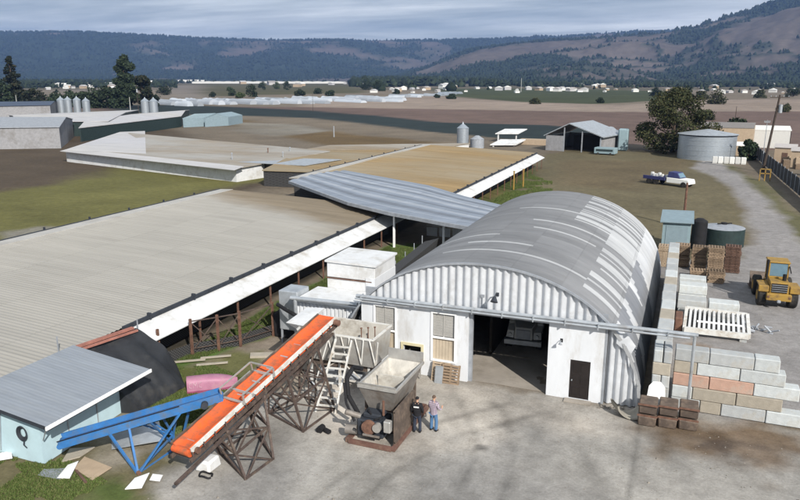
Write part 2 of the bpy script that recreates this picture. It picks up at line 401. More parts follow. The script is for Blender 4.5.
# dirt track, yard
yard_c = (.292,.280,.258)
region(gp((690,168),(700,161),(718,161),(745,178),(775,208),(800,243),(830,262),(900,420),(660,420),(650,300),(655,262),(735,260),(752,235),(745,205),(725,182)), (.25,.24,.235), 1.5, 1.2, .3)
region([(-19.5,6),(-20,22),(-20.6,26),(-22.5,31),(-22.5,36),(-17,37),(-16,34.4),(-.8,34.4),(9,34.6),(30,34),(30,-60),(-19,-60)], yard_c, .8, 1.2, .5)
region([(-60,-60),(-18.8,-60),(-18.2,19),(-19.2,21.5),(-22.5,22.8),(-24.5,25),(-30,19)], (.13,.115,.065), 1., 1.2, .5)
region([(-60,-60),(-18.8,-60),(-18.8,18.8),(-22,20.2),(-25,20.5),(-30,19)], (.075,.10,.03), .8, 1.6, .6, np.clip((n3-.38)*5, 0, 1))
region([(-24.3,24.8),(-22,22.6),(-20.5,23),(-19.6,26),(-20.5,30),(-24,31),(-26,29.5),(-25,25)], (.10,.11,.035), .8, 1., .6, np.clip((n3-.25)*4, 0, 1))
region([(-24,20.4),(-21,20.2),(-20.6,22.6),(-24.5,25)], (.26,.235,.19), .8, 1., .6, np.clip((n3-.2)*3, 0, 1))
region([(-24,30.5),(-22,27.5),(-19.5,27),(-17,33),(-19,38),(-23,36)], (.235,.20,.16), 1, 1., .5)
region([(-24.4,30.5),(-22.5,29),(-21,31),(-22.5,34),(-24.5,33.5)], (.12,.12,.05), 1., 1., .6, np.clip((n3-.3)*4, 0, 1))
# verge between long row and the fence: grass and bare earth
region([(-28,25),(-25.5,30),(-25.2,64),(-17,64),(-17.5,45),(-21.5,40),(-23.5,36),(-26,32)], (.075,.11,.028), .8, .8, .4)
region([(-24.6,36),(-23.4,36.4),(-19,48),(-18,57),(-21,60),(-23.5,50)], (.21,.15,.105), .8, .8, .5)
region([(-27.5,28),(-27.5,140),(-50,140),(-50,28)], (.05,.045,.035), .5, .3, .5)
region([(-26.9,29),(-25.0,31),(-23.7,35),(-23.0,40),(-22.4,46),(-21.4,56),(-20.5,62),(-26.3,63),(-26.7,40)], (.075,.13,.028), .6, .8, .5, np.clip((n3-.15)*6, 0, 1))
# concrete aprons and slabs
region([(-13.8,25.2),(-17.2,29.2),(-15.4,34.2),(-.9,34.2),(-.9,31.5),(-6,30),(-10,24.2)], (.38,.35,.31), 1.2, 1.4, .35, np.clip((fbm(GX*.3,GY*.3,4,61)-.2)*2.2, 0, 1))
region([(-17.6,29.4),(-13.4,26.6),(-12.6,30.6),(-15.6,34.1),(-18,34.1)], (.43,.40,.36), .3, .2, .5)
# wet brown patch by the block wall, dark oil spots
region([(-1.2,33.9),(6.8,34.4),(7.2,31.8),(4,30.2),(1.5,30.0),(-.7,31.2)], (.15,.11,.075), 1.2, 1.6, .45)
region([(1.4,32.6),(4.4,32.6),(4.6,31.6),(2.8,30.6),(1.6,31.2)], (.075,.052,.036), .9, 1.2, .9, np.clip((n4-.3)*4, 0, 1))
region([(1.0,39.5),(4.6,39.5),(4.8,44.5),(.8,44.5)], (.22,.155,.10), 1., 1., .6)
for (x, y, r) in [(-12.2,20.9,.35),(-12.8,20.4,.25),(-7.3,27.7,.25),(9.2,45.3,.3),(-12.9,16.3,.4)]:
    region([(x-r,y-r*.5),(x+r,y-r*.6),(x+r*1.2,y+r*.5),(x-r*.8,y+r*.6)], (.05,.045,.04), .25, .25, 2)
# broad weathering of the yard: worn pale lanes and darker damp areas
inyard = (np.clip(sdf(GX, GY, [(-18,6),(-19,24),(-16,34),(30,34),(30,-20),(-18,-20)])/2, 0, 1))
st = fbm(GX*.16+n3*.8, GY*.16, 5, 44); st2 = fbm((GX+GY*.4)*.5, (GY-GX*.3)*.12, 5, 71)
col *= (1+inyard*((st-.5)*1.05+(st2-.5)*1.2))[..., None]
dk = np.clip((st-.55)*5, 0, 1)*inyard
col = col*(1-dk[..., None]*.35)+np.array((.16,.16,.165))*dk[..., None]*.35
wet = np.clip(sdf(GX, GY, [(-8,33),(-2,33),(-3,24),(-10,22)])/5, 0, 1)*np.clip((fbm(GX*.35, GY*.35, 4, 77)-.35)*4, 0, 1)
col = col*(1-wet[..., None]*.3)+np.array((.20,.21,.225))*wet[..., None]*.3
# wheel tracks curving into the barn
for k, (cx_, cy_, rr) in enumerate([(-22,24,14.8),(-22,24,16.6),(6,20,16.5),(6,20,18.2),(-7.5,4,1e9)]):
    if rr > 1e6: continue
    d = np.abs(np.hypot(GX-cx_, GY-cy_)-rr+(n3-.5)*.8)
    k_ = np.clip(1-d/.35, 0, 1)*inyard*.38*np.clip(n4*2-.2, 0, 1)
    col *= (1-k_)[..., None]
seam = np.clip(1-np.abs(GX+.85+(n3-.5)*.15)/.12, 0, 1)*(GY < 33.5)*(GY > 10)*.35     # joint in the paving
col *= (1-seam)[..., None]
col *= (1-.10*(GX > -.85)*(GY < 33)*(GY > -30)*(GX < 30))[..., None]
fieldm = 1-inyard
col *= (1+fieldm*((n2-.5)*.5+(n3-.5)*.3+(n4-.5)*.25*(dist < 120)))[..., None]
GZ = np.zeros(GX.shape)
GZ += np.clip(fieldm-.2, 0, 1)*(n3-.5)*.12*(dist < 300)
pad = np.clip(1-np.abs(GY-31)/14, 0, 1)
GZ -= .0
hgt = GZ
me = bpy.data.meshes.new('ground'); ny, nx = GX.shape
me.vertices.add(nx*ny); me.vertices.foreach_set('co', np.stack([GX, GY, hgt], -1).astype(np.float32).ravel())
idx = np.arange(nx*ny).reshape(ny, nx)
q = np.stack([idx[:-1,:-1], idx[:-1,1:], idx[1:,1:], idx[1:,:-1]], -1).reshape(-1, 4)
me.loops.add(q.size); me.loops.foreach_set('vertex_index', q.ravel().astype(np.int32))
me.polygons.add(len(q)); me.polygons.foreach_set('loop_start', np.arange(0, q.size, 4, dtype=np.int32)); me.polygons.foreach_set('loop_total', np.full(len(q), 4, np.int32))
me.update(calc_edges=True)
ca = me.attributes.new('soil', 'FLOAT_COLOR', 'POINT')
ca.data.foreach_set('color', np.concatenate([np.clip(col, .004, .9), np.ones(col.shape[:2]+(1,))], -1).astype(np.float32).ravel())
ground = bpy.data.objects.new('ground', me); C.objects.link(ground); struct(ground)
def ground_mat():
    m, nt, b = new_mat('ground')
    at = N(nt, 'ShaderNodeAttribute'); at.attribute_name = 'soil'
    geo = N(nt, 'ShaderNodeNewGeometry').outputs['Position']
    f1 = noise(nt, 1.3, 8, .72, vec=geo); f2 = noise(nt, .09, 6, .6, vec=geo); f3 = noise(nt, 9, 5, .75, vec=geo)
    c = mixc(nt, 1., at.outputs['Color'], ramp(nt, f1, [(.28, (.72,.71,.70)), (.72, (1.22,1.22,1.22))]), 'MULTIPLY')
    c = mixc(nt, 1., c, ramp(nt, f2, [(.3, (.84,.84,.85)), (.7, (1.14,1.13,1.12))]), 'MULTIPLY')
    c = mixc(nt, 1., c, ramp(nt, f3, [(.25, (.76,.76,.76)), (.75, (1.2,1.2,1.2))]), 'MULTIPLY')
    # cracks and dark drips
    v = N(nt, 'ShaderNodeTexVoronoi', feature='DISTANCE_TO_EDGE'); v.inputs['Scale'].default_value = .22
    wv = N(nt, 'ShaderNodeTexNoise'); wv.inputs['Scale'].default_value = .8; nt.links.new(geo, wv.inputs['Vector'])
    ad = N(nt, 'ShaderNodeVectorMath', operation='MULTIPLY_ADD'); nt.links.new(wv.outputs['Color'], ad.inputs[0]); ad.inputs[1].default_value = (3,3,0); nt.links.new(geo, ad.inputs[2])
    nt.links.new(ad.outputs[0], v.inputs['Vector'])
    c = mixc(nt, 1., c, ramp(nt, v.outputs['Distance'], [(0, (.88,.88,.87)), (.008, (1,1,1))]), 'MULTIPLY')
    nt.links.new(c, b.inputs['Base Color']); b.inputs['Roughness'].default_value = .92; b.inputs['Specular IOR Level'].default_value = .15
    bump(nt, b, f1, .5, .08)
    return m
me.materials.append(ground_mat())

# ------------------------------------------------------------------ hills: heightfield in rings round the farm
def interp(x, pts):
    return np.interp(x, [p[0] for p in pts], [p[1] for p in pts])
colpx = np.linspace(-520, 1320, 620); rad = np.concatenate([np.linspace(1750, 5200, 190), np.linspace(5260, 7400, 70)])
PX, RR = np.meshgrid(colpx, rad)
dirs = np.array([[*AZ(p)] for p in colpx]); HXx = dirs[:,0][None]*RR; HYy = dirs[:,1][None]*RR
k = 721.
crest_far = interp(PX, [(-520,46),(-100,42),(0,41),(90,39),(200,42),(320,43),(400,43),(470,42),(560,40),(700,34),(1320,30)])
far_h = (78-crest_far)/k*6800+20
rid = 1-np.abs(fbm(HXx*.0016, HYy*.0016, 5, 12)*2-1); rid2 = 1-np.abs(fbm(HXx*.0042, HYy*.0042, 5, 40)*2-1); fb = fbm(HXx*.0011, HYy*.0011, 4, 9)
t = np.clip((RR-3900-500*(fb-.5))/(6800-3900), 0, 1); sh = t*t*(3-2*t)
Hf = far_h*sh*(.80+.2*rid2*(1-sh)+.2*sh)-90*(1-rid)*sh*(1-sh)*2.4
crest_r = interp(PX, [(380,78),(430,66),(470,52),(520,46),(570,43),(610,41),(650,39),(690,34),(720,26),(745,20),(765,15),(800,8),(850,0),(1000,-6),(1320,-8)])
rh = np.maximum(0, 78-crest_r)/k*4300+16*np.clip((PX-400)/60, 0, 1)
t = np.clip((RR-2350-500*(fb-.5))/(4300-2350), 0, 1); sh = (t*t*(3-2*t))**.85
fall = 1-.5*np.clip((RR-4300)/3000, 0, 1)
Hr = rh*sh*fall-125*(1-rid)*sh*(1-np.clip(sh, 0, 1)**3)*1.7*np.clip((PX-420)/120, 0, 1)*(rh > 60)
foot = interp(PX, [(440,78),(500,72),(540,66),(585,62),(625,67),(660,73),(690,68),(740,66),(790,62),(850,62),(1320,60)])
t = np.clip((RR-2000)/(800), 0, 1); bell = (t*t*(3-2*t))*(1-.75*np.clip((RR-2850)/700, 0, 1))
Hn = np.maximum(0, 78-foot)/k*2800*bell*(.65+.5*rid2)
HZ = np.maximum(np.maximum(Hf, Hr), Hn); HZ = np.maximum(HZ+((fbm(HXx*.012, HYy*.012, 4, 3)-.5)*14-(1-rid2)*48)*np.clip(HZ/90, 0, 1)*np.clip(1.25-HZ/520, .4, 1), 0)
HZ = np.where(HZ < 1.5, -6, HZ)
me = bpy.data.meshes.new('hills'); ny, nx = HXx.shape
me.vertices.add(nx*ny); me.vertices.foreach_set('co', np.stack([HXx, HYy, HZ], -1).astype(np.float32).ravel())
idx = np.arange(nx*ny).reshape(ny, nx)
q = np.stack([idx[:-1,:-1], idx[:-1,1:], idx[1:,1:], idx[1:,:-1]], -1).reshape(-1, 4)
me.loops.add(q.size); me.loops.foreach_set('vertex_index', q.ravel().astype(np.int32))
me.polygons.add(len(q)); me.polygons.foreach_set('loop_start', np.arange(0, q.size, 4, dtype=np.int32)); me.polygons.foreach_set('loop_total', np.full(len(q), 4, np.int32))
me.update(calc_edges=True); me.polygons.foreach_set('use_smooth', [True]*len(q))
# land cover of the hills: woods on the far range and in the gullies, dry grass on the right-hand slopes
wood = fbm(HXx*.0028, HYy*.0028, 5, 55)
wthr = interp(PX, [(-520,.20),(300,.26),(440,.36),(520,.46),(600,.54),(1320,.55)])
wmask = np.clip((wood-wthr+.10*(1-rid)-.02+.16*(RR > 4050)*(PX > 450)*(Hr > Hn))*6, 0, 1)
wmask = np.maximum(wmask, np.clip((rid2-.89)*16, 0, 1)*.85*np.clip((PX-430)/60, 0, 1)*(fb > .3))
grassc = np.array((.098,.083,.072))*(.75+.5*fbm(HXx*.004, HYy*.004, 4, 66)[..., None])
woodc = np.array((.024,.034,.022))*(.7+.6*fbm(HXx*.02, HYy*.02, 3, 67)[..., None])
hc = grassc*(1-wmask[..., None])+woodc*wmask[..., None]
ca = me.attributes.new('cover', 'FLOAT_COLOR', 'POINT')
ca.data.foreach_set('color', np.concatenate([hc, np.ones(hc.shape[:2]+(1,))], -1).astype(np.float32).ravel())
m, nt, b = new_mat('hill_land'); at = N(nt, 'ShaderNodeAttribute'); at.attribute_name = 'cover'
geo = N(nt, 'ShaderNodeNewGeometry').outputs['Position']
f = noise(nt, .03, 8, .75, vec=geo)
nt.links.new(mixc(nt, 1., at.outputs['Color'], ramp(nt, f, [(.3, (.7,.7,.7)), (.7, (1.25,1.25,1.25))]), 'MULTIPLY'), b.inputs['Base Color'])
b.inputs['Roughness'].default_value = .95; b.inputs['Specular IOR Level'].default_value = .05
me.materials.append(m)
hills = bpy.data.objects.new('hills', me); C.objects.link(hills); struct(hills)

# woods on the hills as a mass of small crowns
def cones(name, P, Hh, Wd, m, seed=1, nside=5):
    n = len(P); r = np.random.default_rng(seed); V = []
    ang = np.arange(nside)*2*math.pi/nside; rows = []
    lv = [(0., .75), (.35, 1.), (.75, .5)]
    for z, w in lv:
        jit = r.uniform(.7, 1.3, (n, nside)); a = ang[None]+r.uniform(0, 6, (n, 1))
        rows.append(np.stack([P[:,0:1]+np.cos(a)*Wd[:,None]*w*jit, P[:,1:2]+np.sin(a)*Wd[:,None]*w*jit, np.broadcast_to((P[:,2]+Hh*z)[:,None], a.shape)], -1))
    top = np.stack([P[:,0]+r.normal(0,.1,n)*Wd, P[:,1], P[:,2]+Hh], -1)[:,None]
    vs = np.concatenate(rows+[top], 1); nv = vs.shape[1]
    fs = []
    for L in range(2):
        for k_ in range(nside):
            fs.append((L*nside+k_, L*nside+(k_+1) % nside, (L+1)*nside+(k_+1) % nside, (L+1)*nside+k_))
    tri = [(2*nside+k_, 2*nside+(k_+1) % nside, 3*nside, 3*nside) for k_ in range(nside)]
    fq = np.array(fs)[None]+np.arange(n)[:,None,None]*nv; ft = np.array(tri)[:, :3][None]+np.arange(n)[:,None,None]*nv
    me = bpy.data.meshes.new(name); me.vertices.add(n*nv); me.vertices.foreach_set('co', vs.astype(np.float32).ravel())
    lo = np.concatenate([fq.reshape(-1), ft.reshape(-1)]).astype(np.int32); nq = fq.shape[0]*fq.shape[1]; ntt = ft.shape[0]*ft.shape[1]
    me.loops.add(len(lo)); me.loops.foreach_set('vertex_index', lo)
    ls = np.concatenate([np.arange(nq)*4, nq*4+np.arange(ntt)*3]).astype(np.int32)
    me.polygons.add(nq+ntt); me.polygons.foreach_set('loop_start', ls); me.polygons.foreach_set('loop_total', np.concatenate([np.full(nq,4), np.full(ntt,3)]).astype(np.int32))
    me.update(calc_edges=True); me.validate(); me.materials.append(m)
    o = bpy.data.objects.new(name, me); C.objects.link(o); return o
prob = wmask**2*(HZ > 8)*np.where(RR < 4600, 1., .5); pr = prob.ravel(); pr = pr*(RR.ravel())
pr = pr*np.where((PX.ravel() > -60) & (PX.ravel() < 860), 1, .15)
sel = rng.choice(pr.size, 42000, p=pr/pr.sum())
Pp = np.stack([HXx.ravel()[sel]+rng.normal(0,7,len(sel)), HYy.ravel()[sel]+rng.normal(0,7,len(sel)), HZ.ravel()[sel]-3], -1)
hh = rng.uniform(9, 20, len(sel))*np.where(RR.ravel()[sel] > 4100, 1.25, .9); ww = hh*rng.uniform(.28, .5, len(sel))
M['wood_far'] = mat('wood_far', (.024, .034, .022), .95, var=.15, scale=.01, bs=0, spec=.05)
wd = cones('hillside_wood', Pp, hh, ww, M['wood_far'], 3, 4)
wd['label'] = 'dark woods covering the distant hill slopes and ridge line'; wd['category'] = 'woods'; struct(wd, 'stuff')

# ------------------------------------------------------------------ trees
def leafcloud(blobs, n, size, seed, squash=.8, out=1.):
    r = np.random.default_rng(seed); B = np.array([b[:3] for b in blobs]); Rb = np.array([b[3] for b in blobs])
    w = Rb**2; i = r.choice(len(B), n, p=w/w.sum())
    d = r.normal(size=(n, 3)); d /= np.linalg.norm(d, axis=1)[:, None]
    rr = Rb[i]*(r.uniform(.35, 1., n)**.5)*(1+r.normal(0, .08, n))
    P = B[i]+d*rr[:, None]*np.array((1, 1, squash))
    a = r.normal(size=(n, 3)); a /= np.linalg.norm(a, axis=1)[:, None]
    b = np.cross(a, d+r.normal(0, .5, (n, 3))); b /= np.linalg.norm(b, axis=1)[:, None]+1e-6
    s = size*r.uniform(.6, 1.4, n)[:, None]
    v = np.stack([P-a*s-b*s*.5, P+a*s*.6-b*s*.7, P+a*s+b*s*.5, P-a*s*.5+b*s*.7], 1).reshape(-1, 3)
    me = bpy.data.meshes.new('crown'); me.vertices.add(4*n); me.vertices.foreach_set('co', v.astype(np.float32).ravel())
    me.loops.add(4*n); me.loops.foreach_set('vertex_index', np.arange(4*n, dtype=np.int32))
    me.polygons.add(n); me.polygons.foreach_set('loop_start', np.arange(0, 4*n, 4, dtype=np.int32)); me.polygons.foreach_set('loop_total', np.full(n, 4, np.int32))
    me.update(calc_edges=True); return me
def tree(name, label, cat, loc, blobs, n, size, leafm, trunk_r, trunk_h, seed, group=None, limbs=6, squash=.8):
    t = thing(name, label, cat, loc, 0, group)
    mb = LB(); mb.tube((0,0,-.2), (0,0,trunk_h), trunk_r, 8, trunk_r*.55)
    rr = random.Random(seed)
    for b in rr.sample(blobs, min(limbs, len(blobs))):
        mb.tube((0,0,trunk_h*rr.uniform(.35,.9)), (b[0]*.8, b[1]*.8, b[2]), trunk_r*.4, 6, trunk_r*.12)
    mb.build('trunk', M['bark'], t)
    me = leafcloud(blobs, n, size, seed, squash); me.materials.append(leafm)
    o = bpy.data.objects.new('crown', me); C.objects.link(o); o.parent = t
    return t
def blobs_round(w, h, z0, n, seed, rb=.28):
    r = random.Random(seed); out = []
    for k in range(n):
        a = r.uniform(0, 6.28); zz = r.uniform(0, 1); prof = math.sin(math.pi*min(1, .15+zz*.85))**.6
        d = r.uniform(.1, 1)**.6*w*.5*prof*(1-rb*.6)
        out.append((math.cos(a)*d, math.sin(a)*d, z0+zz*(h-z0)*.93, w*rb*r.uniform(.45, .8)))
    return out
def blobs_cone(w, h, z0, n, seed):
    r = random.Random(seed); out = []
    for k in range(n):
        zz = (k+.5)/n; rad_ = w*.5*(1-zz)**.8+.02*w; a = r.uniform(0, 6.28); d = rad_*r.uniform(.25, .85)
        out.append((math.cos(a)*d, math.sin(a)*d, z0+zz*(h-z0)*.97, max(.06*w, rad_*r.uniform(.3, .5))))
    return out
x, y = G(672, 152)
tree('field_tree', 'large dark olive tree with uneven crown beside the round water tank', 'tree', (x, y, 0), blobs_round(17.5, 14, .4, 80, 5, .17), 18000, .19, M['leaf_olive'], .45, 6, 5, limbs=10)
x, y = G(15, 108)
tree('tall_conifer', 'tall ragged dark conifer standing alone at the far left', 'tree', (x, y, 0), blobs_cone(17, 28, 1, 60, 8), 8000, .5, M['leaf_conifer'], .6, 24, 8, squash=.5)
x, y = G(0, 109)
tree('dark_tree', 'bushy dark tree low beside the tall ragged conifer', 'tree', (x, y, 0), blobs_round(17, 15, 0, 30, 9), 4000, .5, M['leaf_dark'], .5, 6, 9)
x, y = G(33, 108)
tree('dark_tree', 'smaller dark bushy tree right of the tall ragged conifer', 'tree', (x, y, 0), blobs_round(15, 10, 0, 30, 10), 3500, .5, M['leaf_conifer'], .5, 5, 10)
x, y = G(127, 108)
tree('tall_tree', 'tallest dark tree with tufted crown in the clump behind the silos', 'tree', (x, y, 0), [(0,0,24,3.4),(-3,0,21,3),(3,1,22,3.2),(1,0,26.5,2.2),(-1,1,17,3.4),(3,0,16,3),(-4,0,14,3),(0,0,12,3.6),(5,0,11,3.2),(-5,0,9,3.4),(2,0,8,4),(0,0,4,4),(6,0,6,3),(-6,0,5,3)], 8000, .5, M['leaf_dark'], .7, 20, 12)
x, y = G(144, 108)
tree('dark_tree', 'medium dark tree at the right end of the clump behind the silos', 'tree', (x, y, 0), blobs_round(12, 20, 2, 26, 13, .3), 5000, .45, M['leaf_conifer'], .5, 12, 13)
shr = []
for px, py, w, h, sd in [(72,107,13,8,20),(84,108,12,9,21),(96,108,13,10,22),(108,108,13,11,23),(151,107,10,8,25),(56,105,16,6,26),(118,108,12,12,27)]:
    x, y = G(px, py)
    shr.append(tree('dark_shrub', '', 'shrub', (x, y, 0), blobs_round(w, h, 0, 18, sd, .32), 1800, .5, M['leaf_dark'], .25, 2, sd, 'low dark shrubs behind the silos'))
order_labels(shr, lambda o, w: w+' low dark shrub from the left in the row behind the silos')
sm = []
for px, py, w, h, lm, sd in [(231,96,9,8,'leaf_dark',30),(252,97,11,10,'leaf_dark',31),(263,90,12,11,'leaf_dark',33),(277,89,13,10,'leaf_green',34),(287,90,12,11,'leaf_dark',35),(300,96,10,5,'leaf_dark',36),(318,94,10,6,'leaf_dark',37),(366,90,24,18,'leaf_dark',38),(378,91,18,13,'leaf_dark',39),(396,94,8,5,'leaf_dark',40),(730,134,4,3.5,'leaf_dark',41),(741,137,5,4.5,'leaf_dark',42),(734,142,7,6,'leaf_dark',43),(747,160,4,4,'leaf_dark',44),(700,100,12,6,'leaf_olive',45),(716,104,14,8,'leaf_olive',46),(688,97,14,9,'leaf_dark',47),(760,98,12,6,'leaf_olive',48),(785,112,7,4,'leaf_olive',49),(708,120,6,3,'leaf_olive',50),(793,97,14,7,'leaf_dark',51),(600,103,6,3,'leaf_dark',52),(437,98,6,3,'leaf_dark',53),(452,99,9,3,'leaf_dark',54),(535,104,8,3,'leaf_olive',55),(655,96,12,7,'leaf_dark',56),(165,95,14,9,'leaf_dark',57),(213,97,7,4,'leaf_dark',58),(240,98,8,4,'leaf_green',59),(330,96,9,5,'leaf_dark',60)]:
    x, y = G(px, py)
    sm.append(tree('bushy_tree', '', 'tree', (x, y, 0), blobs_round(w, h, 0, 16, sd, .33), 1300 if w < 16 else 2600, .26 if w < 8 else .42, M[lm], .25, h*.4, sd, 'scattered trees across the plain', limbs=3))
order_labels(sm, lambda o, w: w+' bushy tree from the left among those scattered over the plain')
# tree belts of the far plain (a mass nobody could count)
n = 9000
px = rng.uniform(-60, 860, n); belt = rng.choice(3, n, p=[.45, .35, .2])
dd = np.where(belt == 0, rng.normal(2150, 130, n), np.where(belt == 1, rng.normal(1500, 110, n), rng.uniform(900, 2900, n)))
keep = fbm(px*.03, dd*.006, 3, 5) > np.where(belt == 0, .36, .5)
keep &= ~((dd < 1300) & (rng.random(n) < .72))
keep &= ~((dd < 2350) & (px > 176) & (px < 352))
px = px[keep]; dd = dd[keep]; dv = np.array([[*AZ(p)] for p in px])
leftb = interp(px, [(-60,1.3),(330,1.),(345,1.9),(470,1.9),(520,1.1),(860,1.)])
hh = rng.uniform(5, 13, len(px))*leftb*np.clip(dd/1900, .35, 1.); ww = hh*rng.uniform(.3, .7, len(px))
fb_ = cones('far_treeline', np.stack([dv[:,0]*dd, dv[:,1]*dd, np.zeros(len(px))], -1), hh, ww, M['leaf_dark'], 9, 6)
fb_['label'] = 'dark belts of distant trees across the plain below the hills'; fb_['category'] = 'trees'; struct(fb_, 'stuff')

# ------------------------------------------------------------------ arched barn
BX, BW, BH, BE, BY0, BY1 = -9.2, 8.2, 6.6, 2.1, 34.5, 60.6
def archz(x, w=BW, h=BH):
    d = min(1, abs(x-BX)/w); return h*(1-d**BE)**(1/BE)
def archpt(t, w=BW, h=BH):                      # t from 0 (left foot) to pi (right foot)
    c, s = math.cos(t), math.sin(t)
    return (BX-w*math.copysign(abs(c)**(2/BE), c), h*abs(s)**(2/BE))
barn = thing('arched_barn', 'large arched barn with grey corrugated metal roof and white front wall', 'barn', (BX, BY0, 0))
NA = 56; pitch = .31; ribs = int((BY1-BY0)/pitch); sub = 4
def roof_slot(x, z, y, r):
    # weathered grey sheets with paler replacement strips; lower right flank whitened for sun on it
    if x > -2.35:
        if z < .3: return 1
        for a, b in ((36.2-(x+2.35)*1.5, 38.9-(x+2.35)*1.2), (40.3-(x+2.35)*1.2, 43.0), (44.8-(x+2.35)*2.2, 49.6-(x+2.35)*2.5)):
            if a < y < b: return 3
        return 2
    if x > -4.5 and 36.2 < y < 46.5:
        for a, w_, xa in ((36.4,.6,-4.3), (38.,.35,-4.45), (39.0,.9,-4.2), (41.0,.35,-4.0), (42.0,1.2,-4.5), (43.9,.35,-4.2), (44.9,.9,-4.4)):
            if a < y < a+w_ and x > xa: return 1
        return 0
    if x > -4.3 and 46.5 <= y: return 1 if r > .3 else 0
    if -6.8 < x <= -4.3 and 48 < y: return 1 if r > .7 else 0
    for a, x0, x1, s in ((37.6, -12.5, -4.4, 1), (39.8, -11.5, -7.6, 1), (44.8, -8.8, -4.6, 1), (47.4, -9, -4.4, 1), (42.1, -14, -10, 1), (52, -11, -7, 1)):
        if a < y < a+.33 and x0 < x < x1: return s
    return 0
mb = MB(); rr = random.Random(3); rv = [rr.random() for _ in range(ribs+2)]
ts = [math.pi*k/NA for k in range(NA+1)]
rows = ribs*sub+1
for i in range(rows):
    y = BY0-.18+i*pitch/sub; amp = .05*math.cos(2*math.pi*i/sub)
    for t in ts:
        x, z = archpt(t, BW+amp, BH+amp); mb.v.append((x, y, max(z, 0)))
for i in range(rows-1):
    for j in range(NA):
        a = i*(NA+1)+j; mb.f.append((a, a+1, a+NA+2, a+NA+1))
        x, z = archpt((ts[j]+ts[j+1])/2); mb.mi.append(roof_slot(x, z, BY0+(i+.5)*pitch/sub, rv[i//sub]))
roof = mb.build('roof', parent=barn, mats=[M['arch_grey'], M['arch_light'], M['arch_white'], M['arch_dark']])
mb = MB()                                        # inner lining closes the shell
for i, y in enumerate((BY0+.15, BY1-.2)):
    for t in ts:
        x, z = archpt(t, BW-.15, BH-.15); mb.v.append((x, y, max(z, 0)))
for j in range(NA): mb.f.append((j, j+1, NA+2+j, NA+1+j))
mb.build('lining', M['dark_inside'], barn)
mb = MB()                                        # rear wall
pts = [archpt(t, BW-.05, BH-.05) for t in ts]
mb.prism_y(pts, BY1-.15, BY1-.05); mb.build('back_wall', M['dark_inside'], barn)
# corrugated gable above the front wall
def corrug_panel(x0, x1, zlo, ztop, y, pitch=.42, amp=.075, n=8, th=.03):
    m = MB(); k = int((x1-x0)/pitch*n); xs_ = [x0+(x1-x0)*i/k for i in range(k+1)]
    for yy in (0, th):
        for x in xs_:
            ph = 2*math.pi*(x-x0)/pitch; c = math.cos(ph); o = amp*math.copysign(abs(c)**.55, c)
            m.v.append((x, y+o+yy, zlo)); m.v.append((x, y+o+yy, max(zlo+.01, ztop(x))))
    for i in range(k): a = 2*i; m.f.append((a, a+2, a+3, a+1)); b_ = 2*(k+1)+2*i; m.f.append((b_, b_+1, b_+3, b_+2))
    for i in range(k): a = 2*i; b_ = 2*(k+1)+2*i; m.f.append((a+1, a+3, b_+3, b_+1))
    return m
corrug_panel(-16.2, -2.6, 4.1, lambda x: archz(x, BW-.06, BH-.06), 34.42).build('gable_sheet', M['gable_metal'], barn)
tr = MB(); pp = [(*archpt(t, BW+.02, BH+.02),) for t in [math.pi*(.13+.74*k/40) for k in range(41)]]
for (xa, za), (xb, zb) in zip(pp, pp[1:]): tr.bar((xa, 34.3, za), (xb, 34.3, zb), .1, .12, up=(0,1,0))
tr.build('gable_trim', M['galv_dull'], barn)
# white front wall pieces round the opening, 3.95 m high
def wallbox(m, x0, x1, z0, z1, holes):           # wall with rectangular holes as a grid of boxes
    xs_ = sorted({x0, x1, *[h[0] for h in holes], *[h[1] for h in holes]}); zs_ = sorted({z0, z1, *[h[2] for h in holes], *[h[3] for h in holes]})
    vs = {}; y0, y1 = 34.2, 34.38
    solid = lambda i, j: 0 <= i < len(xs_)-1 and 0 <= j < len(zs_)-1 and not any(h[0] <= (xs_[i]+xs_[i+1])/2 <= h[1] and h[2] <= (zs_[j]+zs_[j+1])/2 <= h[3] for h in holes)
    def vi(i, j, y):
        if (i, j, y) not in vs: vs[(i, j, y)] = len(m.v); m.v.append((xs_[i], y, zs_[j]))
        return vs[(i, j, y)]
    for i in range(len(xs_)-1):
        for j in range(len(zs_)-1):
            if not solid(i, j): continue
            m.f.append((vi(i,j,y0), vi(i+1,j,y0), vi(i+1,j+1,y0), vi(i,j+1,y0))); m.f.append((vi(i,j,y1), vi(i,j+1,y1), vi(i+1,j+1,y1), vi(i+1,j,y1)))
            for (di, dj, a, b_) in ((-1,0,(i,j),(i,j+1)), (1,0,(i+1,j),(i+1,j+1)), (0,-1,(i,j),(i+1,j)), (0,1,(i,j+1),(i+1,j+1))):
                if not solid(i+di, j+dj): m.f.append((vi(*a,y0), vi(*b_,y0), vi(*b_,y1), vi(*a,y1)))
    m.mi = [0]*len(m.f); return m
WIN = [(-15.25, -14.05), (-11.85, -10.6)]; WZ0, WZ1 = 1.05, 3.7
OUT = (-13.55, -12.5, .75, 1.65)
wallbox(MB(), -16.1, -9.85, 0, 4.02, [(WIN[0][0], WIN[0][1], WZ0, WZ1), (WIN[1][0], WIN[1][1], WZ0, WZ1), OUT]).build('front_wall', M['white_wall'], barn)
wallbox(MB(), -5.6, -2.85, 0, 4.02, [(-4.45, -3.45, .06, 2.15)]).build('front_wall', M['white_wall'], barn)
mb = MB(); mb.box(-9.85, -5.6, 34.2, 34.36, 3.9, 4.02); mb.box(-16, -2.8, 34.6, 34.7, 3.9, 4.6); mb.build('lintel_light_stop', M['galv_dull'], barn)  # rear strip added behind the gable to block light leaks
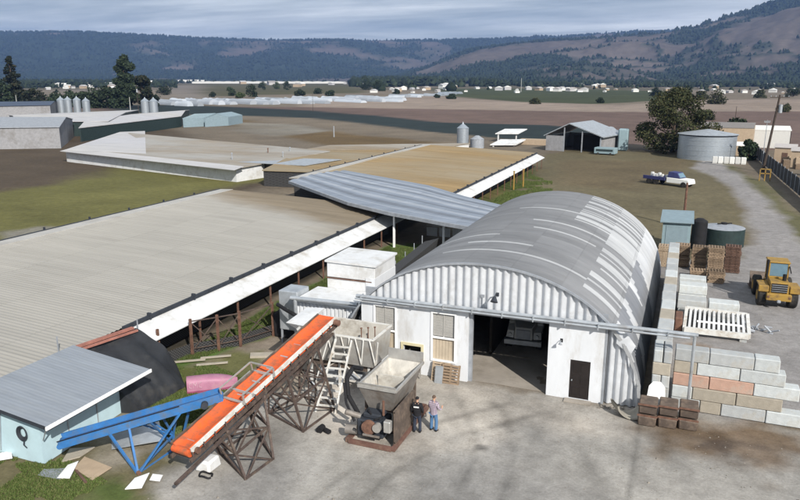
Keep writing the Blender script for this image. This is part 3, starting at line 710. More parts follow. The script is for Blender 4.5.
for x0, x1 in WIN:
    fr = MB(); 
    for a, b_, c, d in ((x0-.09, x0, WZ0-.09, WZ1+.09), (x1, x1+.09, WZ0-.09, WZ1+.09)): fr.box(a, b_, 34.14, 34.2, c, d)
    fr.box(x0, x1, 34.14, 34.2, WZ1, WZ1+.09); fr.box(x0, x1, 34.14, 34.2, WZ0-.09, WZ0); fr.box(x0, x1, 34.15, 34.24, 2.28, 2.38)
    w = fr.build('window_frame', M['white_mark'], barn)
    lv = MB(); z = 2.42
    while z < WZ1-.06: lv.hexa([(x0+.03,34.25,z),(x1-.03,34.25,z),(x1-.03,34.3,z+.05),(x0+.03,34.3,z+.05)], [(x0+.03,34.25,z+.02),(x1-.03,34.25,z+.02),(x1-.03,34.3,z+.07),(x0+.03,34.3,z+.07)]); z += .085
    lv.box((x0+x1)/2-.03, (x0+x1)/2+.03, 34.235, 34.25, 2.38, WZ1); lv.box(x0, x1, 34.31, 34.33, 2.38, WZ1); lv.build('louvre', M['louver'], w)
    bd = MB(); nb = 7
    for k_ in range(nb): bd.box(x0+(x1-x0)*k_/nb+.008, x0+(x1-x0)*(k_+1)/nb-.008, 34.28, 34.31, WZ0, 2.28)
    bd.box(x0, x1, 34.32, 34.34, WZ0, 2.28)
    bd.build('board_panel', M['board'], w)
fr = MB(); x0, x1, z0, z1 = OUT
for a in ((x0-.14, x0, z0-.14, z1+.14), (x1, x1+.14, z0-.14, z1+.14), (x0, x1, z1, z1+.14), (x0, x1, z0-.14, z0)): fr.box(a[0], a[1], 34.13, 34.2, a[2], a[3])
fr.build('hatch_frame', mat('cream_paint', (.55, .5, .33), .7, var=.08), barn)
dr = MB(); dr.box(-4.43, -3.47, 34.24, 34.3, .08, 2.13)
for zz_ in (.25, .9, 1.5): 
    for xx_ in (-4.3, -3.9): dr.box(xx_, xx_+.3, 34.225, 34.24, zz_, zz_+.45)
d = dr.build('door', M['door_brown'], barn)
h = MB(); h.tube((-4.33, 34.24, 1.05), (-4.33, 34.16, 1.05), .035, 8); h.build('door_handle', M['galv'], d)
mb = MB(); mb.box(-4.62, -3.3, 33.75, 34.16, .0, .06); mb.build('doorstep', M['conc_floor'], barn)
mb = MB(); mb.bar((-9.75, 34.45, 0), (-9.75, 34.45, 3.9), .2); mb.bar((-5.5, 34.45, 0), (-5.5, 34.45, 3.9), .16); mb.bar((-2.78, 34.28, 0), (-2.78, 34.28, 4.0), .12); each(mb, 'frame_post', M['galv_dull'], barn)
# exposed curved corner of corrugated sheet right of the white wall, top corner bent
corrug_panel(-2.7, -1.02, 0.04, lambda x: archz(x, BW-.03, BH-.05)-.02, 34.36, pitch=.36, amp=.07).build('corner_sheet', M['gable_metal'], barn)
mb = MB(); mb.hexa([(-2.3,34.15,3.35),(-1.9,34.1,3.55),(-1.5,34.22,3.0),(-1.75,34.2,2.9)], [(-2.25,34.2,3.85),(-1.85,34.22,3.9),(-1.38,34.25,3.3),(-1.7,34.24,3.2)]); mb.build('bent_flashing', M['gable_metal'], barn)
# torn sheet edge along the right flank
mb = MB(); rr = random.Random(5); pv = None
for k_ in range(14):
    t = math.pi*(.80+.0142*k_); x, z = archpt(t); x += rr.uniform(-.02, .05)
    if pv: mb.bar(pv, (x, 34.16, z), .12+rr.uniform(0, .06), .04, up=(0,1,0))
    pv = (x, 34.16, z)
mb.build('edge_flashing', M['arch_light'], barn)
# sill / gutter beam over the front and the pipe running on to its post
mb = MB(); mb.box(-16.3, -1.1, 34.02, 34.19, 4.03, 4.2); mb.build('eave_beam', M['galv_dull'], barn)
mb = MB(); mb.tube((-16.3, 34.0, 4.2), (1.35, 34.1, 4.28), .1, 10); mb.tube((-16.3, 33.82, 4.1), (1.0, 33.9, 4.16), .055, 8)
for k_ in range(11): xx_ = -16+k_*1.6; mb.box(xx_, xx_+.05, 33.78, 34.2, 4.02, 4.3)
gp_ = mb.build('gutter_pipe', M['galv'], barn)
mb = MB(); mb.tube((1.2, 34.05, .0), (1.2, 34.05, 4.25), .075, 10); mb.box(1.05, 1.35, 33.9, 34.2, 0, .03); mb.build('gutter_post', M['galv'], barn)
def lamp(x, y, z, s=1.):
    l = MB(); l.path([(x, y, z), (x, y-.25*s, z+.12*s), (x, y-.5*s, z+.02*s)], .03*s, 6); l.tube((x, y-.5*s, z+.05*s), (x, y-.62*s, z-.16*s), .06*s, 10, .17*s)
    l.box(x-.07, x+.07, y, y+.04, z-.1, z+.1)
    return l
lamp(-8.35, 34.3, 5.1, 1.2).build('flood_lamp', M['dark_trim'], barn)
lamp(-4.95, 34.2, 3.1, .6).build('wall_lamp', M['galv_dull'], barn)
mb = MB(); mb.tube((-9.15, 34.3, 4.25), (-9.15, 34.3, 4.9), .03, 6); mb.box(-9.25, -9.05, 34.28, 34.34, 4.85, 5.0); mb.build('conduit', M['galv_dull'], barn)
# inside: concrete floor, partition wall and bay posts
mb = MB(); mb.box(-16.6, -1.6, 34.5, 60.3, -.1, .03); struct(mb.build('barn_floor', M['conc_floor']))
mb = MB(); mb.box(-9.75, -9.6, 38.4, 52, 0, 4.6); mb.build('dark_inner_panel', M['dark_inside'], barn)
# white lorry parked inside the barn
tk = thing('lorry', 'dusty white lorry parked nose out in the dark arched barn', 'truck', (-8.05, 40.3, .03), R(4))
b = LB(); b.box(-1.05, 1.05, .55, 1.9, 1.45, 2.55); b.hexa([(-1.05,.5,1.0),(1.05,.5,1.0),(1.05,1.9,1.0),(-1.05,1.9,1.0)], [(-1.05,.5,1.45),(1.05,.5,1.45),(1.05,1.9,1.45),(-1.05,1.9,1.45)])
b.hexa([(-.55,-.7,.75),(.55,-.7,.75),(.75,.5,.75),(-.75,.5,.75)], [(-.5,-.6,1.45),(.5,-.6,1.45),(.7,.5,1.6),(-.7,.5,1.6)]); b.build('cab', M['far_white'], tk, bev=.05)
b = LB(); b.hexa([(-.9,.49,1.65),(.9,.49,1.65),(.9,.54,1.65),(-.9,.54,1.65)], [(-.85,.53,2.4),(.85,.53,2.4),(.85,.56,2.4),(-.85,.56,2.4)]); b.build('windscreen', M['glass'], tk)
b = LB(); b.box(-.42, .42, -.74, -.69, .8, 1.35); b.build('grille', M['galv_dull'], tk)
b = LB(); b.box(-1.1, 1.1, -.85, -.65, .45, .72); b.build('bumper', M['galv'], tk)
b = LB(); b.box(-1.15, 1.15, 2.05, 7.5, 1.1, 3.3); b.build('cargo_box', M['far_white'], tk)
for s in (-1, 1):
    b = LB(); b.hexa([(s*.6,-.55,.75),(s*1.05,-.45,.75),(s*1.05,.5,.75),(s*.6,.5,.75)], [(s*.6,-.4,1.15),(s*1.0,-.3,1.15),(s*1.05,.5,1.3),(s*.6,.5,1.3)]); b.build('wing', M['far_white'], tk)
    b = LB(); b.tube((s*.8,-.62,.95), (s*.8,-.5,.95), .11, 10); b.build('headlight', M['galv'], tk)
    b = LB(); b.box(s*1.15-.1, s*1.15+.1, .4, .5, 1.7, 2.2); b.build('mirror', M['black'], tk)
    for yy in (.0, 4.8, 6.1):
        b = LB(); b.tube((s*.75, yy, .5), (s*1.05, yy, .5), .5, 16); b.build('wheel', M['rubber'], tk)

# ------------------------------------------------------------------ long poultry barns on the left
def long_barn(name, label, x0, x1, y0, y1, zr, ze, rm, px0, posts_left=True, south_gable=True):
    t = thing(name, label, 'barn', ((x0+x1)/2, y0, 0))
    ys0 = px0 or y0; m = MB(); P = .32; n = int((y1-y0)/P*4)
    # x1 is the near (right) eave, x0 the far (left) edge; gentle curve up to the left
    prof = [(x1, ze), (x1-2, ze+.16), (x1-6, ze+(zr-ze)*.4), (x1-12, ze+(zr-ze)*.72), (x0+1.2, zr), (x0+1.15, zr+.02)]
    for i in range(n+1):
        y = y0+(y1-y0)*i/n
        for x, z in prof: m.v.append((x, y, z+.03*(i % 4 in (1,2))+.03*math.sin(y*.13)+.02*math.sin(x*.9+y*.05)))
    k_ = len(prof)
    for i in range(n):
        for j in range(k_-1): a = i*k_+j; m.f.append((a, a+1, a+k_+1, a+k_))
    m.mi = [0]*len(m.f); m.build('roof', M[rm], t)
    m = MB(); m.hexa([(x0-.1,y0,zr-.12),(x0+1.6,y0,zr-.06),(x0+1.6,y1,zr-.06),(x0-.1,y1,zr-.12)], [(x0-.1,y0,zr-.02),(x0+1.6,y0,zr+.07),(x0+1.6,y1,zr+.07),(x0-.1,y1,zr-.02)]); m.build('edge_strip', M['pale_dusty'], t)
    m = MB(); m.box(x0-.32, x0-.12, y0, y1, zr-.16, zr+.02)
    for k in range(int((y1-y0)/5)): m.box(x0-.45, x0-.3, y0+5*k+2, y0+5*k+2.12, zr-.4, zr+.2)
    m.build('gutter', M['dark_trim'], t)
    m = MB(); m.box(x1+.02, x1+.2, ys0, y1, ze-.05, ze+.13)
    for k in range(int((y1-ys0)/4)): m.box(x1+.0, x1+.24, ys0+4*k+2, ys0+4*k+2.14, ze-.08, ze+.28)
    m.build('gutter', M['dark_trim'], t)
    m = MB(); m.hexa([(x1+.02,ys0,ze-.2),(x1+1.55,ys0,ze-.82),(x1+1.55,y1,ze-.82),(x1+.02,y1,ze-.2)], [(x1+.02,ys0,ze-.12),(x1+1.55,ys0,ze-.76),(x1+1.55,y1,ze-.76),(x1+.02,y1,ze-.12)])
    m.build('side_awning', M['white_sheet'], t)
    m = MB(); m.box(x1-.6, x1-.5, y0+.2, y1-.2, 0, ze-.15); m.box(x0+.5, x0+.6, y0+.2, y1-.2, 0, zr-.3); m.box(x0+.6, x1-.6, y0+.1, y0+.2, 0, ze-.1); m.box(x0+.6, x1-.6, y1-.2, y1-.1, 0, ze-.1)
    m.build('wall', M['netting'], t)
    m = MB(); k = ys0+1
    while k < y1: m.bar((x1+1.3, k, 0), (x1+1.3, k, ze-.78), .1); k += 4
    each(m, 'awning_post', M['rust'], t); return t
long_barn('poultry_barn', 'longest low poultry barn nearest the camera with dusty beige corrugated roof', -49.5, -27.9, 6, 67.5, 3.5, 2.6, 'roof_front', 28.3)
long_barn('poultry_barn', 'low barn with yellowish tan roof beyond the grey crossing roof', -47.5, -25.3, 79.5, 130, 3.4, 2.6, 'roof_tan', 0)
# grey roof crossing between them to the arched barn
t = thing('link_roof', 'grey metal walkway roof crossing the long barns to the arched barn', 'roof', (-30, 66, 0))
F = [(-44.6,74.6,3.75),(-31.2,63.6,3.75),(-25.6,60.9,3.6),(-19.3,58.6,3.5),(-16.0,57.6,3.45)]; Bk = [(-42.3,85.6,3.8),(-35.2,81.8,3.8),(-27.6,78,3.65),(-21.5,72.5,3.55),(-16.0,68.5,3.5)]
m = MB(); nn = 60
def lerpP(L, s):
    s *= len(L)-1; i = min(int(s), len(L)-2); return Vector(L[i]).lerp(Vector(L[i+1]), s-i)
nw = 27
for i in range(nn+1):
    a, b_ = lerpP(F, i/nn), lerpP(Bk, i/nn)
    for j in range(nw+1):
        p = a.lerp(b_, j/nw); m.v.append((p.x, p.y, p.z+.28*math.sin(math.pi*j/nw)+(.10 if j % 4 in (1, 2) else 0)))
for i in range(nn):
    for j in range(nw): a = i*(nw+1)+j; m.f.append((a, a+1, a+nw+2, a+nw+1)); m.mi.append([0,0,1,0,2,0,1,1,0,2,0,0,1,0,0,2,1,0,0,1,2,0,0,1,0,0,1][j])
m.build('roof_sheet', parent=t, mats=[M['link_roof'], sheet_mat('link_rib_lit', (.34,.37,.42), (.44,.47,.51)), sheet_mat('link_rib_shade', (.15,.17,.2), (.22,.24,.28))])  # rib light and shade painted as pale and dark strips
m = MB()
for a, b_ in zip(F, F[1:]): m.bar(Vector(a)-Vector((0,0,.14)), Vector(b_)-Vector((0,0,.14)), .3, .32)
for a, b_ in zip(Bk, Bk[1:]): m.bar(Vector(a)-Vector((0,0,.14)), Vector(b_)-Vector((0,0,.14)), .2, .22)
m.build('edge_beam', M['galv_dull'], t)
for px_, s in ((403, 0), (450, 1), (383, 2), (485, 2)):
    x, y = {403: (-25.4, 61.6), 450: (-19.9, 60.2), 383: (-24.6, 74.5), 485: (-18.4, 68.5)}[px_]
    m = MB(); m.box(x-.09, x+.09, y-.09, y+.09, 0, 3.45); m.build('post', M['white_mark'], t)
m = MB()
for k in range(5): m.box(-24+k*1.4, -22.9+k*1.4, 67, 67.1, .2, 1.1)
m.bar((-24, 67, 1.3), (-17.5, 67, 1.3), .08); m.build('rail', M['white_sheet'], t)

# ------------------------------------------------------------------ skewed barns further left
def quad_barn(name, label, c, z, walls, rm, wm, group=None, ridge=None, t_=.15, wallm2=None):
    # c: four corners (front-left, front-right, back-right, back-left) with roof heights z
    cx_ = sum(p[0] for p in c)/4; cy_ = sum(p[1] for p in c)/4
    t = thing(name, label, 'barn', (cx_, cy_, 0), 0, group)
    top = [Vector((c[i][0], c[i][1], z[i])) for i in range(4)]
    m = MB()
    if ridge is None: m.slab(top, t_)
    else:
        a = (top[0]+top[3])/2+Vector((0,0,ridge)); b_ = (top[1]+top[2])/2+Vector((0,0,ridge))
        m.slab([top[0], top[1], b_, a], t_); m.slab([a, b_, top[2], top[3]], t_)
    m.build('roof', M[rm], t)
    cen = Vector((cx_, cy_, 0)); ins = [cen+(Vector((p[0], p[1], 0))-cen)*.985 for p in c]
    m = MB()
    for i in range(4):
        j = (i+1) % 4; p, q_ = ins[i], ins[j]; zi, zj = z[i]-t_-.01, z[j]-t_-.01
        nrm = (q_-p).cross(Vector((0,0,1))).normalized()*-.12
        if ridge and i in (1, 3):
            mid = (p+q_)/2; m.add([p, q_, q_+Vector((0,0,zj)), mid+Vector((0,0,(zi+zj)/2+ridge-.05)), p+Vector((0,0,zi)), p+nrm, q_+nrm, q_+nrm+Vector((0,0,zj)), mid+nrm+Vector((0,0,(zi+zj)/2+ridge-.05)), p+nrm+Vector((0,0,zi))],
                [(0,1,2,3,4), (9,8,7,6,5), (0,5,6,1), (1,6,7,2), (2,7,8,3), (3,8,9,4), (4,9,5,0)])
        else: m.hexa([p, q_, q_+nrm, p+nrm], [p+Vector((0,0,zi)), q_+Vector((0,0,zj)), q_+nrm+Vector((0,0,zj)), p+nrm+Vector((0,0,zi))])
    m.build('wall', M[wm], t); return t
# tan-roofed barn behind the olive field with its long white side
A, B_, C_, D_ = G(64,150,2.3), G(237,168,2.3), G(330,151,3.), G(120,132,3.6)
tb = quad_barn('long_barn', 'low barn with long white side wall behind the olive field', [A, B_, C_, D_], [2.3, 2.3, 3.0, 3.6], 1, 'roof_grey', 'white_sheet')
W0 = G(64,150,2.34); W1 = G(120,132,3.64); W2 = G(145,131.5,3.6); W3 = G(146,153.5,2.45)
m = MB(); m.slab([(*W0, 2.34), (*W3, 2.46), (*W2, 3.72), (*W1, 3.66)], .05); m.build('white_roof_sheet', M['roof_white'], tb)
m = MB(); w0 = Vector((*G(60,151,2.2), 2.2)); w1 = Vector((*G(234,170,2.2), 2.2)); m.slab([w0, w1, w1+Vector((.3,2.2,.35)), w0+Vector((.3,2.2,.35))], .08); m.build('front_awning', M['roof_white'], tb)
m = MB(); ex, ey = G(232,176,0); m.box(ex-1.3, ex+1.2, ey, ey+1.4, 0, 2.0); m.build('end_block', M['white_wall'], tb)
dk_ = G(246,176,0)
t = thing('dark_shelter', 'black netted shelter between the white-sided barn and grey crossing roof', 'shelter', (dk_[0], dk_[1], 0))
m = MB(); m.box(dk_[0]-.5, dk_[0]+12, dk_[1]-.5, dk_[1]+5, 0, 2.3); m.build('netting', M['netting'], t)
m = MB(); m.slab([(dk_[0]-1,dk_[1]-1,2.45),(dk_[0]+13,dk_[1]-3,2.7),(dk_[0]+15,dk_[1]+6,2.8),(dk_[0]-1,dk_[1]+6,2.5)], .08); m.build('roof', M['galv'], t)
quad_barn('low_barn', 'low grey-roofed barn left of the yellowish tan roof', [G(262,170,2.5), G(345,172.5,2.5), G(438,149,2.8), G(300,151,2.8)], [2.5,2.5,2.8,2.8], 1, 'roof_tan', 'netting')
quad_barn('low_barn', 'thin pale-roofed barn between the two tan roofs and the brown field', [G(300,150,2.6), G(437,148.5,2.6), G(470,143,3.), G(330,145,3.)], [2.6,2.6,3,3], 1, 'roof_grey', 'white_sheet')
for i, (px_, py_) in enumerate(((268,152),(283,156),(290,151),(232,157))):
    x, y = G(px_, py_, 2.9); t = MB(); t.tube((x,y,2.3), (x,y,3.5), .09, 8); t.tube((x,y,3.5), (x,y,3.65), .2, 8, .05); tag(t.build('vent_stack', M['galv'] if i else M['rust']), ['rusty vent stack at the left of four on the tan barn roofs','white vent stack second from the left on the tan barn roofs','white vent stack third from the left on the tan barn roofs','white vent stack over the long white side wall'][i], 'vent')
# far-left group
quad_barn('grey_barn', 'grey walled barn at the far left with low grey gable', [G(-40,150), G(62,148.5), G(75,137), G(-40,136)], [5.,5.,5.,5.], 1, 'galv_dull', 'grey_wall', ridge=1.4)
quad_barn('pale_roof_barn', 'wide pale-roofed barn behind the grey barn', [G(20,137), G(110,136), G(140,121), G(10,128)], [4.2,4.2,4.2,4.2], 1, 'roof_white', 'dark_green', ridge=.8)
quad_barn('pale_roof_barn', 'long pale-roofed barn reaching to the pale blue sheds', [G(80,142), G(182,127), G(190,119), G(95,128)], [3.6,3.6,3.6,3.6], 1, 'roof_white', 'dark_green', ridge=.9)
quad_barn('blue_roof_barn', 'dark blue roofed barn at the left edge below the conifer', [G(-60,120), G(52,117), G(60,112), G(-60,113)], [5,5,5,5], 1, 'blue_roof', 'grey_wall', ridge=.9)
x, y = G(185,128); x1_, y1_ = G(221,125)
for i, (a, b_, lab) in enumerate((((183,127.5),(204,126.5),'left pale blue shed with white trim before the dark strip'), ((205,127),(221,124.5),'right pale blue shed of the pair before the dark strip'))):
    p, q_ = G(*a), G(*b_); quad_barn('blue_shed', lab, [p, q_, (q_[0]+3, q_[1]+9), (p[0]+3, p[1]+9)], [3.,3.,3.,3.], 1, 'dull_blue', 'dull_blue', ridge=1.3)
def silo(px_, py_, h, r, label, group=None):
    x, y = G(px_, py_); t = thing('silo', label, 'silo', (x, y, 0), 0, group)
    m = LB(); 
    for k in range(9): m.tube((0,0,h*k/9), (0,0,h*(k+1)/9-.03), r, 20, cap=True); m.tube((0,0,h*(k+1)/9-.06), (0,0,h*(k+1)/9), r*1.02, 20)
    m.build('wall', M['silo'], t)
    m = LB(); m.tube((0,0,h), (0,0,h+r*.75), r*1.06, 20, r*.16); m.tube((0,0,h+r*.75), (0,0,h+r*.75+.5), r*.14, 10, .03); m.build('roof', M['silo'], t)
    return t
silo(462.5, 148.5, 4.7, 1.35, 'bright steel silo with pointed roof behind the tan-roofed barn')
x, y = G(477, 148); t = thing('silo', 'squat dull grey silo right of the bright steel silo', 'silo', (x, y, 0)); m = LB(); m.tube((0,0,0),(0,0,2.1),1.6,20); m.build('wall', M['galv_dull'], t); m = LB(); m.tube((0,0,2.1),(0,0,2.9),1.65,20,.4); m.build('roof', M['galv_dull'], t)
for i, px_ in enumerate((62, 69, 78, 87)): silo(px_, 113.5, 6.2-.5*(i > 2), 1.7, ['first','second','third','fourth'][i]+' silo from the left of the four on the left', 'silos on the left')
for i, px_ in enumerate((146, 154.5)): silo(px_, 115, 6, 1.8, ('left' if i == 0 else 'right')+' one of the silo pair right of the dark trees')
# white panels beside the small silo
for i, (a, b_, c, d, h) in enumerate(((495,518,139,134,2.2),(490,516,144,139,.6))):
    p, q_ = G(a, c+3), G(b_, c+3); m = MB(); m.slab([(p[0],p[1],h),(q_[0],q_[1],h),(q_[0]+1,q_[1]+6,h+.8),(p[0]+1,p[1]+6,h+.8)], .2); m.box(p[0]+.5,p[0]+.8,p[1]+.5,p[1]+.8,0,h-.1); m.box(q_[0]-.8,q_[0]-.5,q_[1]+.5,q_[1]+.8,0,h-.1)
    tag(m.build('white_shelter', M['white_sheet']), ['higher white sheet roof right of the squat silo', 'lower white sheet roof right of the squat silo'][i], 'shelter')
m = MB(); p = G(519,144.5); q_ = G(547,145); m.box(p[0], q_[0], p[1], p[1]+3, 0, 1.3); tag(m.build('low_wall', M['tan_box']), 'long low tan wall left of the open grey barn', 'wall')

# open barn, bin, trailers near the big tree
x, y = G(572, 152)
ob = thing('open_barn', 'light grey gabled barn with large dark opening beyond the field', 'barn', (x, y, 0), R(-14))
m = LB(); m.add([(-7,0,3.4),(-1,0,6.3),(7,0,3.6),(-7,14,3.4),(-1,14,6.3),(7,14,3.6),(-7,0,3.2),(-1,0,6.1),(7,0,3.4),(-7,14,3.2),(-1,14,6.1),(7,14,3.4)], [(0,1,4,3),(1,2,5,4),(6,9,10,7),(7,10,11,8),(0,6,7,1),(1,7,8,2),(3,4,10,9),(4,5,11,10),(0,3,9,6),(2,8,11,5)]); m.build('roof', M['galv'], ob)
m = LB(); m.box(-6.5,-2.3,.3,.45,0,3.4); m.box(-6.5,-6.35,.45,13.5,0,3.2); m.box(6.2,6.35,.45,13.5,0,3.2); m.box(-6.5,6.35,13.5,13.6,0,3.3); m.build('wall', M['grey_wall'], ob)
m = LB(); m.box(-2.3,-2.1,.3,.5,0,5.3); m.box(6.1,6.35,.3,.5,0,3.4); m.box(1.9,2.1,.3,.5,0,4.6); each(m, 'post', M['galv_dull'], ob)
m = LB(); m.box(-2.2,6.2,6,6.1,0,3.4); m.build('dark_inner_panel', M['dark_inside'], ob)  # black sheet added so the opening looks deep in shade
x, y = G(606, 148)
t = thing('feed_bin', 'grey domed feed bin on a yellow cabin beside the open grey barn', 'bin', (x, y, 0), R(-10))
m = LB(); m.box(-1.7,1.7,0,2.6,0,2.4); m.build('cabin', M['yellow'], t); m = LB(); m.box(-1.2,1.2,-.04,0,.9,1.8); m.build('window', M['black'], t)
m = LB(); m.prism_y([(-1.9,2.45)]+[(-1.9*math.cos(a), 2.45+2.4*math.sin(a)) for a in [k*math.pi/10 for k in range(1,10)]]+[(1.9,2.45)], -.1, 2.8); m.build('dome', M['galv'], t)
x, y = G(622, 151); t = MB(); t.box(x-1.1,x+1.1,y,y+2.4,0,4.9); tag(t.build('teal_tank', M['teal_wall'], bev=.25), 'tall pale teal tank beside the feed bin', 'tank')
for i, (px_, py_, w, h, mm, lab) in enumerate(((591,150,5,1.6,'far_white','low white trailer in front of the open grey barn'),(604,155,4.4,1.5,'teal_wall','small pale blue cabin with dark window below the feed bin'))):
    x, y = G(px_, py_); t = thing('low_cabin', lab, 'trailer', (x, y, 0), R(-10)); m = LB(); m.box(-w/2,w/2,0,2.4,.25,h); m.build('body', M[mm], t, bev=.05)
    m = LB(); m.box(-w/2+.4,w/2-.4,-.03,0,h*.5,h*.8); m.build('window', M['glass'], t)
    for s in (-1, 1): m = LB(); m.tube((s*w*.3,-.05,.25),(s*w*.3,.2,.25),.25,12); m.build('wheel', M['rubber'], t)

# round water tank and things round it
x, y = G(706, 161)
t = thing('round_tank', 'large round grey-blue steel tank with shallow conical roof', 'tank', (x, y+5.5, 0))
m = LB(); 
for k in range(5): m.tube((0,0,.98*k),(0,0,.98*(k+1)-.03),5.5,48); m.tube((0,0,.98*(k+1)-.05),(0,0,.98*(k+1)),5.54,48)
m.build('wall', M['silo'], t); m = LB(); m.tube((0,0,4.95),(0,0,5.9),5.8,48,.3); m.build('roof', M['galv'], t)
m = LB(); m.tube((0,0,4.7),(0,0,4.94),5.6,48); m.build('rim', M['dark_trim'], t)
ct = []
x, y = G(712, 163)
for k in range(6):
    b = MB(); b.box(x+k*1.0, x+k*1.0+.9, y-.6, y+.4, .12, 1.3); b.box(x+k, x+k+.9, y-.6, y-.5, 0, .12); b.box(x+k, x+k+.9, y+.3, y+.4, 0, .12)
    o = b.build('tote', M['far_white'], bev=.06); tag(o, ORD[k]+' white tote from the left along the round tank', 'tote', 'white totes by the round tank')
x, y = G(722, 150); m_ = G(680, 150)
quad_barn('brown_barn', 'low brown barn behind the round tank', [(m_[0]+3, 176), (m_[0]+15, 177), (m_[0]+16, 187), (m_[0]+3, 186)], [5.2,5.2,5.6,5.6], 1, 'far_roof', 'tan_box', ridge=.7)
p = G(745, 156); quad_barn('small_shed', 'small cream shed with gable left of the leaning power pole', [(p[0]-2,p[1]),(p[0]+1.6,p[1]),(p[0]+1.6,p[1]+4),(p[0]-2,p[1]+4)], [2.2,2.2,2.2,2.2], 1, 'far_white', 'tan_box', ridge=.6)
p = G(768, 148); quad_barn('white_barn', 'larger white barn behind the leaning power pole', [(p[0]-4,p[1]),(p[0]+4.5,p[1]),(p[0]+4.5,p[1]+8),(p[0]-4,p[1]+8)], [4.2,4.2,4.2,4.2], 1, 'far_white', 'far_white', ridge=.8)
p = G(751, 140); quad_barn('white_barn', 'smaller white barn left of the larger white barn', [(p[0]-2.5,p[1]),(p[0]+2.5,p[1]),(p[0]+2.5,p[1]+5),(p[0]-2.5,p[1]+5)], [3.,3.,3.,3.], 1, 'far_white', 'far_white', ridge=.7)
for i, (px_, py_, w, h, d, lab) in enumerate(((779,163,3.6,2.9,4,'left tan crate house behind the black boundary fence'),(796,168,3.6,3.0,4,'right tan crate house behind the black boundary fence'))):
    x, y = G(px_, py_); x += .8; t = thing('site_cabin', lab, 'cabin', (x, y, 0), R(-8)); m = LB(); m.box(-w/2,w/2,0,d,0,h); m.build('wall', M['tan_box'], t)
    m = LB(); m.slab([(-w/2-.2,-.2,h+.15),(w/2+.2,-.2,h+.15),(w/2+.2,d+.2,h+.5),(-w/2-.2,d+.2,h+.5)], .12); m.build('roof', M['far_roof'], t); m = LB(); m.box(-.5,.5,-.03,0,.1,2); m.build('door', M['wood_dark'], t)
# black boundary fence down the right
fx = [(13.6,172),(14.0,150),(14.7,128),(15.4,108),(16.4,90),(18,70)]
t = thing('boundary_fence', 'black screened boundary fence along the right edge of the track', 'fence', (15, 108, 0))
m = MB(); 
for (a, b_), (c, d) in zip(fx, fx[1:]): m.bar((a,b_,1.25), (c,d,1.25), .06, 2.2)
m.build('screen', M['netting'], t)
m = MB()
for (a, b_), (c, d) in zip(fx, fx[1:]):
    for k in range(6): m.tube((a+(c-a)*k/6-.1, b_+(d-b_)*k/6, 0), (a+(c-a)*k/6-.1, b_+(d-b_)*k/6, 2.6), .05, 6)
each(m, 'post', M['galv_dull'], t, 12)
rr = random.Random(9); junk = []
for k in range(26):
    y = 98+rr.uniform(0, 62); x = 15.6+(130-y)*.03+rr.uniform(.8, 4.5); w = rr.uniform(.6, 1.6); h = rr.uniform(.8, 2.4)
    b = MB(); b.box(x,x+w,y,y+rr.uniform(.8,2),0,h); 
    o = b.build('stored_crate', M[rr.choice(['tan_box','far_white','galv_dull','wood','galv'])], bev=.04); o['category'] = 'crate'; o['group'] = 'crates stored behind the black fence'; junk.append(o)
junk.sort(key=lambda o: -o.location.y)
for i, o in enumerate(junk): o['label'] = ordw(i)+' farthest stored crate in the row behind the black fence'
# yellow frame by the fence
x, y = G(764, 181); m = MB()
for a, b_ in (((0,0,0),(0,0,1.9)), ((1.5,0,0),(1.5,0,1.9)), ((0,0,1.9),(1.5,0,1.9)), ((0,0,1.2),(1.5,0,1.2)), ((.75,0,0),(.75,0,1.9))): m.bar((x+a[0]-.7,y+a[1],a[2]), (x+b_[0]-.7,y+b_[1],b_[2]), .14)
tag(m.build('pipe_gate', M['yellow']), 'small yellow pipe frame standing at the edge of the track', 'frame')
for i, (px_, py_) in enumerate(((513.5,190),(523,187.5))):
    x, y = G(px_, py_); m = MB(); m.tube((x,y,0),(x,y,2.7),.11,8); m.tube((x,y,2.7),(x,y,2.8),.15,8); tag(m.build('orange_post', M['yellow']), ['left','right'][i]+' one of two orange posts beside the tan-roofed barn', 'post')

# poles
def pole(px_, py_, h, label, arm=1.2, r=.14, mm='pole_wood', drum=False, lean=(0,0), cat='power pole', arms=1):
    x, y = G(px_, py_); t = thing('power_pole', label, cat, (x, y, 0))
    m = LB(); m.tube((0,0,-.2),(lean[0],lean[1],h),r,10,r*.65); m.build('mast', M[mm], t)
    if arm:
        for k in range(arms):
            m = LB(); m.bar((lean[0]-arm,lean[1]-.1,h-.4-k),(lean[0]+arm,lean[1]-.1,h-.4-k),.12); c = m.build('cross_arm', M[mm], t)
            m = LB()
            for s in (-.9,-.4,.4,.9): m.tube((lean[0]+arm*s,lean[1]-.1,h-.34-k),(lean[0]+arm*s,lean[1]-.1,h-.1-k),.06,6)
            m.build('insulators', M['galv'], c)
    if drum: m = LB(); m.tube((lean[0]+.3,lean[1]-.3,h-3),(lean[0]+.3,lean[1]-.3,h-1.6),.3,12); m.build('transformer', M['galv'], t)
    return t
pole(762.5, 172, 13.2, 'tall leaning wooden power pole beside the track', 1.5, .24, lean=(1.3, .5), drum=True)
pole(762, 165, 8.4, 'thin grey pole with two white lamps left of the leaning pole', .5, .08, 'galv_dull')
pole(734, 131, 7.5, 'thin distant pole left of the white barns', 0, .12)
pole(139, 116, 13, 'slim pole with white transformer in front of the dark clump', .8, .14, drum=True)
pole(131, 116, 8, 'shorter slim pole left of the pole with transformer', 0, .14, 'far_white')
pole(17.5, 110, 7.5, 'short pale pole in front of the tall ragged conifer', 0, .14, 'far_white')
pole(313, 112, 9, 'thin solitary pole in the dark strip mid distance', 0, .09)
pole(521, 92, 16, 'far thin pole against the green field', 0, .2, 'far_white')
pole(683, 228, 5.0, 'rusty brown post behind the teal shed', 0, .17, 'rust', cat='post')
pole(334, 137, 3.0, 'short white post in the wet brown field', 0, .18, 'galv', cat='post')

